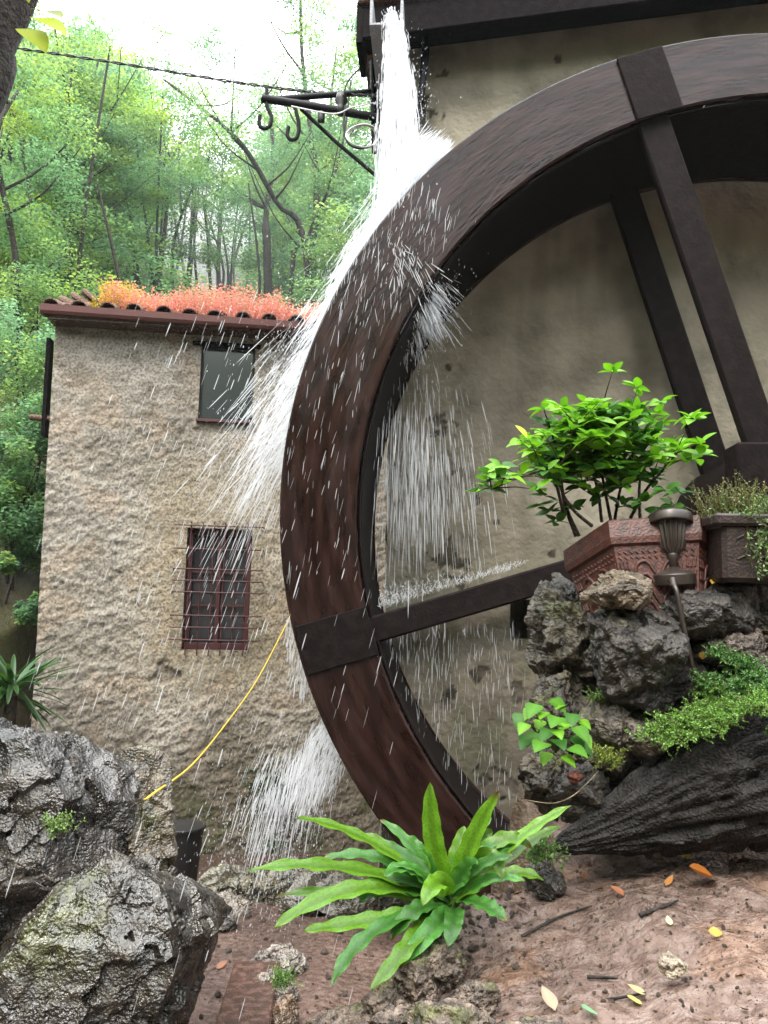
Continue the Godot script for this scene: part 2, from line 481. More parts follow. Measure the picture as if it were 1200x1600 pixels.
func _ready() -> void:
	# ---- camera ----
	var cam := Camera3D.new()
	cam.name = "camera"
	cam.fov = 65.48
	cam.near = 0.05
	cam.far = 400.0
	cam.rotation_degrees = Vector3(7.0, 0, 1.3)
	cam.position = Vector3(0, 2.7, 0)
	add_child(cam)
	cam.current = true
	# ---- sky, air, exposure ----
	var sky_mat := ProceduralSkyMaterial.new()
	sky_mat.sky_top_color = lin(0.93, 0.96, 1.0)
	sky_mat.sky_horizon_color = lin(0.5, 0.53, 0.55)
	sky_mat.sky_curve = 0.25
	sky_mat.ground_bottom_color = lin(0.06, 0.06, 0.05)
	sky_mat.ground_horizon_color = lin(0.1, 0.1, 0.09)
	sky_mat.sun_angle_max = 1.0
	var env := Environment.new()
	env.background_mode = Environment.BG_SKY
	env.sky = Sky.new()
	env.sky.sky_material = sky_mat
	env.background_energy_multiplier = 2.7
	env.tonemap_mode = Environment.TONE_MAPPER_LINEAR
	env.tonemap_exposure = 3.05
	env.volumetric_fog_enabled = true
	env.volumetric_fog_density = 0.0
	env.fog_enabled = true
	env.fog_density = 0.0006
	env.fog_light_color = Color(0.86, 0.93, 0.92)
	env.sdfgi_enabled = true
	env.ssao_enabled = true
	env.ssil_enabled = true
	var we := WorldEnvironment.new()
	we.name = "environment"
	we.environment = env
	add_child(we)
	var sun := DirectionalLight3D.new()
	sun.name = "overcast_sun"
	sun.light_energy = 0.5
	sun.light_angular_distance = 22.0
	sun.light_color = Color(1.0, 0.98, 0.94)
	sun.shadow_enabled = true
	sun.rotation_degrees = Vector3(-54, -24, 0)
	add_child(sun)

	n_fine = noise(1.0, FastNoiseLite.TYPE_SIMPLEX, 5, 31)
	n_mid = noise(1.0, FastNoiseLite.TYPE_SIMPLEX, 3, 37)
	n_ridge = noise(1.0, FastNoiseLite.TYPE_SIMPLEX, 4, 41, FastNoiseLite.FRACTAL_RIDGED)
	n_cell = noise(1.0, FastNoiseLite.TYPE_CELLULAR, 2, 43)
	n_block = noise(1.0, FastNoiseLite.TYPE_CELLULAR, 1, 47)
	n_block.cellular_return_type = FastNoiseLite.RETURN_CELL_VALUE
	n_block.cellular_distance_function = FastNoiseLite.DISTANCE_HYBRID
	n_cell.cellular_return_type = FastNoiseLite.RETURN_DISTANCE2_SUB
	rng.seed = 11
	make_materials()

	build_ground()
	build_mill()
	build_house()
	build_forest()
	build_wheel()
	build_rocks()
	build_bracket()
	build_plants()
	build_small_things()
	build_water()


# ---------- setting ----------
func build_ground() -> void:
	var xs := []
	var zs := []
	var grow := func(start: float, to: float, first: float) -> Array:
		var out := []
		var p := start
		var st := first
		while absf(p) < absf(to):
			p += st * signf(to)
			st *= 1.25
			out.append(p)
		return out
	for k in grow.call(-6.0, -110.0, 0.12): xs.push_front(k)
	for k in 51: xs.append(-6.0 + k * 0.1)
	for k in range(1, 181): xs.append(-1.0 + k * 0.0145833)
	for k in range(1, 54): xs.append(1.625 + k * 0.08)
	xs.append_array(grow.call(5.865, 110.0, 0.12))
	for k in grow.call(-11.0, -130.0, 0.15): zs.push_front(k)
	for k in 81: zs.append(-11.0 + k * 0.1)
	for k in range(1, 141): zs.append(-3.0 + k * 0.015)
	for k in range(1, 30): zs.append(-0.9 + k * 0.1)
	zs.append_array(grow.call(2.0, 60.0, 0.15))
	var b := Buf.new()
	for z in zs:
		for x in xs:
			var h := ground_h(x, z)
			var d := -float(z)
			var k := clampf(0.5 + 0.6 * n_mid.get_noise_2d(x * 0.9, z * 0.9) + 0.3 * n_fine.get_noise_2d(x * 2, z * 2), 0, 1)
			var col := Color(0.095, 0.068, 0.06).lerp(Color(0.17, 0.13, 0.112), k)          # trodden path
			var bank := smoothstep(-0.1, 0.15, x - bank_edge(z)) * smoothstep(4.2, 3.8, d)
			col = col.lerp(Color(0.11, 0.085, 0.075).lerp(Color(0.225, 0.184, 0.168), k), bank)
			var och := smoothstep(0.25, 0.5, n_mid.get_noise_2d(x * 2.1 + 9, z * 2.1))
			col = col.lerp(Color(0.27, 0.15, 0.065), och * 0.22 * bank)
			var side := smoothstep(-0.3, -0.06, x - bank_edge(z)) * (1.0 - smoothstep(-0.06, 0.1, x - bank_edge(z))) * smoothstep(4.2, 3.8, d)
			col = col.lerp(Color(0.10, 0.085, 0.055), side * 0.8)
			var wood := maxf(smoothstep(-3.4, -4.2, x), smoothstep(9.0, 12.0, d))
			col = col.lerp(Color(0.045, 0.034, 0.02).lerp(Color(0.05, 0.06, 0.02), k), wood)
			var damp_dark := smoothstep(5.0, 8.5, d) * (1.0 - wood)
			col = col.lerp(Color(0.07, 0.055, 0.045), damp_dark * 0.6)
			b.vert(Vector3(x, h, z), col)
	var w := xs.size()
	for j in zs.size() - 1:
		for i in w - 1:
			var a := j * w + i
			b.quad(a, a + w, a + w + 1, a + 1)
	tag(obj("ground", b.done(), M.earth), "reddish brown wet earth of the path, bank and wooded slope", "", "", "structure")


# ---------- mill building ----------
func build_mill() -> void:
	var mill := thing("mill_building", "ochre plastered mill wall with dark eave behind the water wheel", "building", mill_frame)
	var zw := -1.15
	var hole := Rect2(0.902, 2.499, 0.159, 0.303)
	# places where the plaster has come off: centre, radius
	var chips := [[Vector2(0.442, 3.076), 0.12], [Vector2(0.536, 2.946), 0.08], [Vector2(0.374, 4.146), 0.09], [Vector2(0.388, 3.84), 0.08], [Vector2(0.629, 3.551), 0.05], [Vector2(0.98, 2.117), 0.075], [Vector2(0.45, 2.055), 0.08], [Vector2(0.708, 1.481), 0.06], [Vector2(0.882, 1.455), 0.11],
		[Vector2(0.323, 7.119), 0.05], [Vector2(1.301, 7.246), 0.045], [Vector2(0.116, 6.797), 0.16], [Vector2(0.792, 3.379), 0.03], [Vector2(1.206, 3.14), 0.03], [Vector2(0.819, 2.782), 0.04], [Vector2(1.013, 2.44), 0.05], [Vector2(0.678, 2.251), 0.07], [Vector2(0.408, 4.613), 0.03], [Vector2(0.155, 1.858), 0.14]]
	var relief := func(x: float, y: float) -> Array:
		var q := Vector2(x, y)
		var a := n_mid.get_noise_2d(x * 0.8, y * 0.8)
		var f := n_fine.get_noise_2d(x * 2.2, y * 2.2)
		var z := 0.012 * a + 0.004 * f
		var col := Color(0.25, 0.22, 0.165).lerp(Color(0.31, 0.278, 0.218), clampf(0.5 + a * 0.8 + f * 0.3, 0, 1))
		# long stains where water runs down
		var run := smoothstep(0.1, 0.55, n_mid.get_noise_2d(x * 2.2 + 7, y * 0.22))
		col = col.lerp(Color(0.15, 0.13, 0.095), run * 0.3)
		var damp_dark := smoothstep(3.6, 0.9, y + 0.5 * a)
		col = col.lerp(Color(0.085, 0.072, 0.06), damp_dark * 0.8)  # damp low on the wall, darkened further to paint in the shade there
		var wet := smoothstep(1.3, 0.0, absf(x - 0.5)) * smoothstep(5.2, 3.6, y)
		col = col.lerp(Color(0.17, 0.145, 0.11), wet * 0.5)
		for c in chips:
			var dv: Vector2 = q - c[0]
			if absf(dv.x) > 0.4 or absf(dv.y) > 0.4: continue
			var e: float = dv.length() / c[1] + 1.15 * n_fine.get_noise_2d(x * 6.0 + 3, y * 6.0)
			var k := 1.0 - smoothstep(0.74, 0.81, e)
			if k > 0:
				z -= k * (0.026 + 0.024 * n_cell.get_noise_2d(x * 9, y * 9) + 0.012 * f)
				col = col.lerp(Color(0.05, 0.04, 0.03).lerp(Color(0.12, 0.1, 0.08), clampf(0.5 + f * 1.2, 0, 1)), k)
		var crack := smoothstep(0.9, 0.97, n_ridge.get_noise_2d(x * 0.7 + 4, y * 0.55)) * smoothstep(-0.1, 0.3, n_mid.get_noise_2d(x * 0.9, y * 0.9 + 30))
		z -= 0.006 * crack
		col = col.lerp(Color(0.07, 0.058, 0.045), crack * 0.7)
		var algae := smoothstep(0.05, 0.5, n_mid.get_noise_2d(x * 1.4 + 50, y * 0.7)) * smoothstep(4.0, 2.0, y)
		col = col.lerp(Color(0.085, 0.09, 0.05), algae * 0.5)
		# ragged corner
		var near := smoothstep(0.16, 0.0, x + 0.05)
		z -= near * 0.03 * maxf(0.0, n_fine.get_noise_2d(x * 3, y * 3.0) + 0.35)
		return [z, col]
	var b := Buf.new()
	var xs := grid_lines(-0.045, 1.35, 0.0125, [hole.position.x, hole.end.x])
	xs.append_array(grid_lines(1.375, 3.2, 0.026))
	for k in range(1, 15): xs.append(3.2 + k * 0.25)
	var ys := grid_lines(0.0, 5.0, 0.0145, [hole.position.y, hole.end.y])
	ys.append_array(grid_lines(5.025, 8.1, 0.026))
	wall_face(b, xs, ys, [hole], relief, 0.45)
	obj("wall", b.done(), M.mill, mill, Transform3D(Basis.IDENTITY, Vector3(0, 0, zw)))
	# the side that faces the house yard, and the mass of the building
	var s := Buf.new()
	var side := func(x: float, y: float) -> Array:
		var f := n_fine.get_noise_2d(x * 2.5, y * 2.5)
		return [0.03 * f, Color(0.2, 0.16, 0.11).lerp(Color(0.3, 0.25, 0.18), clampf(0.5 + f, 0, 1))]
	wall_face(s, grid_lines(0, 3.6, 0.08), grid_lines(0.0, 8.1, 0.08), [], side, 0.1)
	obj("side_wall", s.done(), M.house, mill, Transform3D(Basis(Vector3(0, 0, 1), Vector3.UP, Vector3(-1, 0, 0)), Vector3(-0.05, 0, zw - 3.6)))
	var mass := Buf.new()
	mass.box(Vector3(3.35, 4.0, zw - 2.1), Vector3(6.7, 7.9, 3.1), Basis.IDENTITY, 0.01, Color(0.2, 0.17, 0.12))
	obj("inner_masonry", mass.done(), M.mill, mill)
	# eave: boards under a sloping roof edge
	var ea := Vector3(-0.30, 7.285, zw)
	var eb := Vector3(6.7, 8.1, zw)
	var run := (eb - ea)
	var boards := 2
	for k in boards:
		var z0 := 0.02 + k * 0.16
		var u := Buf.new()
		var mid := (ea + eb) / 2 + Vector3(0, 0.03 - z0 * 0.12, z0 + 0.08)
		u.box(mid, Vector3(run.length(), 0.035, 0.152), Basis(Vector3(0, 0, 1), atan2(run.y, run.x)), 0.006)
		obj("eave_board", u.done(), M.darkwood, mill)
	var fa := Buf.new()
	fa.box((ea + eb) / 2 + Vector3(0, 0.02, 0.37), Vector3(run.length() + 0.04, 0.26, 0.04), Basis(Vector3(0, 0, 1), atan2(run.y, run.x)), 0.006)
	obj("fascia", fa.done(), M.darkwood, mill)
	var end := Buf.new()
	end.box(ea + Vector3(-0.03, 0.02, 0.19), Vector3(0.05, 0.36, 0.42), Basis.IDENTITY, 0.006)
	obj("barge_board", end.done(), M.darkwood, mill)
	var rf := Buf.new()
	rf.box((ea + eb) / 2 + Vector3(0, 0.22, -1.72), Vector3(run.length() + 0.1, 0.1, 4.3), Basis(Vector3(0, 0, 1), atan2(run.y, run.x)), 0.01)
	obj("roof", rf.done(), M.tile, mill)
	# trough from which the water shoots
	var tr := thing("water_trough", "grey metal trough end under the mill eave, spilling water", "trough", mill_frame)
	for q in [[Vector3(-0.19, 6.99, -0.72), Vector3(0.02, 0.22, 0.95), "trough_side"], [Vector3(0.03, 6.99, -0.72), Vector3(0.02, 0.22, 0.95), "trough_side"], [Vector3(-0.08, 6.88, -0.72), Vector3(0.24, 0.02, 0.95), "trough_bottom"]]:
		var t := Buf.new()
		t.box(q[0], q[1], Basis.IDENTITY, 0.003)
		obj(q[2], t.done(), mat("zinc", lin(0.25, 0.25, 0.27), 0.45, {"tri": 2.0, "color": T.speckle}), tr)
	# iron rod that hangs from the eave
	var rod := thing("hanging_iron_rod", "black iron strap and thin rod hanging from the eave beside the falling water", "rod", mill_frame)
	var ro := Buf.new()
	ro.tube([Vector3(0.195, 7.858, -1), Vector3(0.19, 7.228, -1), Vector3(0.156, 6.779, -1)], [0.03, 0.036, 0.03], 6)
	obj("strap", ro.done(), M.iron, rod)
	var r2 := Buf.new()
	r2.tube([Vector3(0.155, 6.791, -1), Vector3(0.115, 6.47, -1)], [0.011, 0.009], 6)
	obj("thin_rod", r2.done(), M.iron, rod)


# ---------- house ----------
func build_house() -> void:
	var house := thing("stone_house", "rough rendered stone house with two small windows and a flowering roof", "house", house_frame)
	var up := Rect2(0.225, 4.812, 0.625, 0.92)
	var low := Rect2(0.173, 2.207, 0.733, 1.371)
	var left := func(y: float) -> float: return lerpf(-1.345, -1.43, clampf(y / 5.9, 0, 1))
	var relief := func(x: float, y: float) -> Array:
		var a := n_mid.get_noise_2d(x * 0.6 + 5, y * 0.6)
		var big := n_fine.get_noise_2d(x * 3.4, y * 4.6)
		var lump := n_ridge.get_noise_2d(x * 4.4 + 3, y * 5.4)
		var cell := n_cell.get_noise_2d(x * 4.6 + 0.5 * big, y * 7.6 + 0.5 * a)
		var rough := 0.35 + 0.65 * smoothstep(5.2, 4.3, y + 0.5 * a)
		var calm := smoothstep(0.75, 0.1, Vector2(maxf(absf(x - 0.52) - 0.4, 0), maxf(absf(y - 3.0) - 0.75, 0) * 0.8).length())   # smoother render round the lower window
		rough *= 1.0 - 0.75 * calm
		rough *= 1.0 - 0.6 * smoothstep(0.0, 0.6, x - 0.1) * smoothstep(3.9, 4.4, y)
		rough = maxf(rough, 0.9 * smoothstep(1.9, 1.3, y))
		var z := 0.0135 * rough * big + 0.006 * rough * n_block.get_noise_2d(x * 5.5 + 0.5 * big, y * 8.5 + 0.5 * lump) + 0.014 * rough * n_fine.get_noise_2d(x * 8.0, y * 11.0) - 0.008 * rough * cell + 0.007 * n_fine.get_noise_2d(x * 7, y * 7) + 0.02 * a
		var k := clampf(0.5 + a * 0.7 + big * 0.5, 0, 1)
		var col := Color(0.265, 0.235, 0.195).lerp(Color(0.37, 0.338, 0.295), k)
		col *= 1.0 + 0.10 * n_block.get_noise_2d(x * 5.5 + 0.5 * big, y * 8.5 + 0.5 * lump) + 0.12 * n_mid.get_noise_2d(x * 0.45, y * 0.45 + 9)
		var pink := smoothstep(0.1, 0.5, n_mid.get_noise_2d(x * 1.1 + 20, y * 1.1))
		col = col.lerp(Color(0.36, 0.28, 0.21), pink * 0.5)
		col = col.lerp(Color(0.33, 0.27, 0.175), calm * 0.5)
		var stain := smoothstep(0.2, 0.55, n_mid.get_noise_2d(x * 1.6 + 60, y * 2.2)) * smoothstep(4.0, 5.0, y)
		col = col.lerp(Color(0.15, 0.125, 0.095), stain * 0.6)
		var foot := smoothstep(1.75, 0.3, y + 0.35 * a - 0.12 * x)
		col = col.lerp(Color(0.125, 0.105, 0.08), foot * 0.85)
		var moss := smoothstep(0.1, 0.5, n_mid.get_noise_2d(x * 1.3 - 20, y * 1.3)) * smoothstep(1.3, 0.4, y)
		col = col.lerp(Color(0.07, 0.08, 0.035), moss * 0.6)
		var bare := 1.0 - smoothstep(0.75, 0.9, Vector2((x + 0.0) / 0.19, (y - 1.93) / 0.13).length() + 0.6 * big)   # a bare stone under the window
		z -= bare * 0.03
		col = col.lerp(Color(0.2, 0.17, 0.135), bare * 0.8)
		return [z, col]
	var b := Buf.new()
	var lines := grid_lines(-1.43, 2.6, 0.02, [up.position.x, up.end.x, low.position.x, low.end.x])
	wall_face(b, lines, grid_lines(-0.25, 5.95, 0.02, [up.position.y, up.end.y, low.position.y, low.end.y]), [up, low], relief, 0.2)
	for k in b.v.size():   # the left edge leans a little
		var p := b.v[k]
		var t := clampf((0.2 - p.x) / 1.63, 0.0, 1.0)
		b.v[k].x += t * (left.call(p.y) + 1.43)
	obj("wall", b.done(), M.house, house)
	var s := Buf.new()
	var sr := func(x: float, y: float) -> Array:
		var f := n_fine.get_noise_2d(x * 2, y * 3)
		return [0.06 * f, Color(0.2, 0.16, 0.11).lerp(Color(0.3, 0.25, 0.18), clampf(0.5 + f, 0, 1))]
	wall_face(s, grid_lines(0, 4.0, 0.08), grid_lines(-0.25, 5.95, 0.08), [], sr, 0.1)
	obj("side_wall", s.done(), M.house, house, Transform3D(Basis(Vector3(0, 0, 1), Vector3.UP, Vector3(-1, 0, 0)), Vector3(-1.36, 0, -4.02)))
	var mass := Buf.new()
	mass.box(Vector3(0.9, 2.8, -2.3), Vector3(4.3, 6.1, 3.4), Basis.IDENTITY, 0.01, Color(0.2, 0.17, 0.12))
	obj("inner_masonry", mass.done(), M.house, house)
	# upper window: one dark pane set almost flush
	var c := up.get_center()
	var w1 := Buf.new()
	w1.box(Vector3(c.x, c.y, -0.09), Vector3(up.size.x, up.size.y, 0.02), Basis.IDENTITY, 0.002)
	var win := obj("window", w1.done(), M.dark, house)
	var g1_ := Buf.new()
	g1_.box(Vector3(c.x, c.y, -0.072), Vector3(up.size.x - 0.04, up.size.y - 0.05, 0.008), Basis.IDENTITY, 0.001)
	obj("pane", g1_.done(), M.pane, win)
	var fr := Buf.new()
	for x in [up.position.x + 0.014, up.end.x - 0.014]: fr.box(Vector3(x, c.y, -0.058), Vector3(0.024, up.size.y - 0.01, 0.024), Basis.IDENTITY, 0.004)
	for y in [up.position.y + 0.016, up.end.y - 0.016]: fr.box(Vector3(c.x, y, -0.057), Vector3(up.size.x - 0.01, 0.026, 0.028), Basis.IDENTITY, 0.004)
	obj("frame", fr.done(), M.dark, win)
	var si := Buf.new()
	si.box(Vector3(c.x, up.position.y + 0.012, 0.0), Vector3(up.size.x + 0.03, 0.035, 0.12), Basis.IDENTITY, 0.005)
	obj("sill", si.done(), M.redpaint, win)
	var li := Buf.new()
	li.box(Vector3(c.x - 0.02, up.end.y + 0.012, -0.005), Vector3(up.size.x + 0.16, 0.045, 0.1), Basis.IDENTITY, 0.005)
	obj("lintel", li.done(), M.darkwood, win)
	# lower window with an iron grille
	c = low.get_center()
	var w2 := Buf.new()
	w2.box(Vector3(c.x, c.y, -0.19), Vector3(low.size.x, low.size.y, 0.02), Basis.IDENTITY, 0.002)
	var win2 := obj("window", w2.done(), M.dark, house)
	for i in 2:
		for j in 3:
			var g := Buf.new()
			g.box(Vector3(c.x - 0.165 + 0.33 * i, c.y + 0.385 - 0.385 * j, -0.165), Vector3(0.30, 0.365, 0.008), Basis.IDENTITY, 0.001)
			obj("pane", g.done(), M.pane, win2)
	var f2 := Buf.new()
	for x in [low.position.x + 0.035, c.x, low.end.x - 0.035]: f2.box(Vector3(x, c.y, -0.12), Vector3(0.06 if x != c.x else 0.05, low.size.y - 0.01, 0.05), Basis.IDENTITY, 0.005)
	for y in [low.position.y + 0.04, low.end.y - 0.04]: f2.box(Vector3(c.x, y, -0.119), Vector3(low.size.x - 0.01, 0.07, 0.054), Basis.IDENTITY, 0.005)
	for y in [c.y + 0.19, c.y - 0.19]: f2.box(Vector3(c.x, y, -0.13), Vector3(low.size.x - 0.12, 0.022, 0.03), Basis.IDENTITY, 0.003)
	obj("frame", f2.done(), M.redpaint, win2)
	var bars := [Vector3(0.535, 3.601, 0.07), Vector3(0.54, 3.339, 0.07), Vector3(0.544, 3.108, 0.07), Vector3(0.543, 2.978, 0.07), Vector3(0.542, 2.849, 0.07), Vector3(0.54, 2.592, 0.07), Vector3(0.54, 2.457, 0.07), Vector3(0.539, 2.323, 0.07)]
	for p: Vector3 in bars:
		var g := Buf.new()
		g.tube([p + Vector3(-0.5, rng.randf_range(-0.01, 0.01), -0.05), p + Vector3(-0.495, 0, 0.0), p + Vector3(0, rng.randf_range(-0.006, 0.006), 0), p + Vector3(0.495, 0, 0.0), p + Vector3(0.5, 0, -0.05)], [0.009], 6)
		obj("grille_bar", g.done(), M.redpaint, win2)
	for k in 6:
		var x := low.position.x + 0.05 + k * (low.size.x - 0.1) / 5.0
		var g := Buf.new()
		g.tube([Vector3(x, low.position.y - 0.06, 0.05), Vector3(x, low.end.y + 0.07, 0.05)], [0.0085], 6)
		obj("grille_bar", g.done(), M.redpaint, win2)
	# roof edge
	var g := Buf.new()
	var g0 := Vector3(-1.51, 5.935, 0.28)
	var g1 := Vector3(2.9, 5.905, 0.28)
	var prof := [Vector2(-0.055, 0.05), Vector2(-0.05, -0.02), Vector2(-0.03, -0.05), Vector2(0.03, -0.05), Vector2(0.05, -0.02), Vector2(0.058, 0.05), Vector2(0.046, 0.05), Vector2(0.04, -0.015), Vector2(0.025, -0.038), Vector2(-0.025, -0.038), Vector2(-0.04, -0.015), Vector2(-0.045, 0.05)]
	var segs := 3
	for k in segs:
		var a := g0.lerp(g1, float(k) / segs) + Vector3(0, 0, 0.004 * k)
		var z := g0.lerp(g1, float(k + 1) / segs + 0.01) + Vector3(0, 0, 0.004 * k)
		for j in prof.size():
			var p: Vector2 = prof[j]
			var q: Vector2 = prof[(j + 1) % prof.size()]
			g.flat([a + Vector3(0, p.y, p.x), a + Vector3(0, q.y, q.x), z + Vector3(0, q.y, q.x), z + Vector3(0, p.y, p.x)])
	g.box(g0 + Vector3(0.0, 0, 0), Vector3(0.01, 0.1, 0.1), Basis.IDENTITY, 0.001)
	obj("gutter", g.done(), M.gutter, house)
	var ro := Buf.new()
	var slope := 0.30
	ro.box(Vector3(0.85, 5.93 + slope * 1.9, -1.75), Vector3(4.7, 0.07, 4.2), Basis(Vector3(1, 0, 0), atan(slope)), 0.01)
	var roof := obj("roof", ro.done(), M.tile, house)
	var so := Buf.new()
	so.box(Vector3(0.85, 5.86, 0.12), Vector3(4.6, 0.03, 0.26), Basis.IDENTITY, 0.004)
	obj("eave_soffit", so.done(), M.plank, house)
	var tm := Buf.new()
	var tl := 0.42
	for k in 9:
		for e in 2:
			var an := PI * k / 8.0
			var r := (0.088 if e == 0 else 0.07)
			tm.vert(Vector3(cos(an) * r, sin(an) * r * 0.9, tl * (0.5 - e)))
	for k in 8: tm.quad(k * 2, k * 2 + 2, k * 2 + 3, k * 2 + 1)
	var st := tm.v.size()
	for k in 9:
		var an := PI * k / 8.0
		tm.vert(Vector3(cos(an) * 0.066, sin(an) * 0.066 * 0.86, tl * 0.5)); tm.vert(Vector3(cos(an) * 0.05, sin(an) * 0.05 * 0.86, -tl * 0.5))
	for k in 8: tm.quad(st + k * 2, st + k * 2 + 1, st + k * 2 + 3, st + k * 2 + 2)
	for k in 8: tm.quad(k * 2, st + k * 2, st + k * 2 + 2, k * 2 + 2)
	var tile := tm.done()
	for i in 15:
		for j in 3:
			var x := -1.4 + i * 0.3
			var tf := Transform3D(Basis(Vector3(0, 1, 0), rng.randf_range(-0.06, 0.06)) * Basis(Vector3(1, 0, 0), atan(slope) + 0.03), Vector3(x + rng.randf_range(-0.02, 0.02), 6.06 + j * 0.34 * slope + rng.randf_range(-0.01, 0.01), 0.07 - j * 0.34 + rng.randf_range(-0.03, 0.03)))
			obj("tile", tile, M.tile, roof, tf)
			var tf2 := Transform3D(Basis(Vector3(0, 0, 1), PI) * Basis(Vector3(1, 0, 0), -atan(slope)), Vector3(x + 0.15, 6.09 + j * 0.34 * slope, 0.02 - j * 0.34))
			obj("tile", tile, M.tile, roof, tf2)
	# a broken heap of tiles at the left end
	for k in 5:
		obj("tile", tile, M.tile, roof, Transform3D(Basis.from_euler(Vector3(0.2 + 0.1 * k, 0.9 + 0.25 * k, 0.1)), Vector3(-1.42 + 0.1 * k, 6.03 + 0.035 * k, 0.02 - 0.03 * k)))
	# shutter edge and pipe stub on the side wall
	var sh := Buf.new()
	sh.box(Vector3(-1.50, 5.15, -0.12), Vector3(0.05, 1.15, 0.14), Basis(Vector3(0, 0, 1), 0.015), 0.006)
	obj("drainpipe", sh.done(), M.darkwood, house)
	var st2 := Buf.new()
	st2.tube([Vector3(-1.36, 4.78, -0.1), Vector3(-1.66, 4.79, -0.1)], [0.035], 8)
	obj("pipe_stub", st2.done(), M.tile, house)
	# plants rooted between the tiles
	var r := RandomNumberGenerator.new()
	r.seed = 77
	for kind in 2:
		var sb := Buf.new()
		var many := 1900 if kind == 0 else 380
		for k in many:
			var x := r.randf_range(-0.95, 2.6) if kind == 0 else r.randf_range(-1.3, -0.6) + 0.1 * r.randfn()
			var zz := 0.06 - absf(r.randfn()) * 0.3
			var y0 := 6.0 + (0.12 - zz) * slope
			var tall := (0.24 + 0.24 * n_mid.get_noise_2d(x * 2.6, 3.0) + 0.1 * r.randf()) * (1.0 if zz < 0 else 0.6) * smoothstep(-1.45, -0.6, x) + 0.05
			var p := Vector3(x, y0, zz)
			var lean := Vector3(r.randf_range(-0.35, 0.35), 1, r.randf_range(-0.35, 0.35)).normalized()
			var tip := p + lean * tall
			var base := (Color(0.70, 0.27, 0.235) if r.randf() < 0.75 else Color(0.66, 0.4, 0.28)) if kind == 0 else (Color(0.6, 0.42, 0.03) if r.randf() < 0.7 else Color(0.35, 0.38, 0.05))
			if kind == 0 and x > 1.3: base = base.lerp(Color(0.75, 0.45, 0.33), 0.5)
			sb.flat([p + Vector3(-0.003, 0, 0), p + Vector3(0.003, 0, 0), tip], base * 0.7)
			for q in 7:
				var t := 0.25 + 0.75 * q / 6.0
				var o := p.lerp(tip, t)
				var d := Vector3(r.randf_range(-1, 1), r.randf_range(-0.2, 0.9), r.randf_range(-1, 1)).normalized()
				var e := d.cross(Vector3(r.randf_range(-1, 1), r.randf_range(-1, 1), r.randf_range(-1, 1))).normalized()
				var l := r.randf_range(0.022, 0.045)
				sb.flat([o, o + d * l * 0.5 + e * l * 0.22, o + d * l, o + d * l * 0.5 - e * l * 0.22], base * r.randf_range(0.75, 1.25))
		var so2 := obj("roof_stonecrop", sb.done(), M.sedum, self, house_frame)
		tag(so2, "pink red stonecrop growing thickly along the house roof edge" if kind == 0 else "yellow green stonecrop tuft at the left end of the house roof", "plant", "", "stuff" if kind == 0 else "")


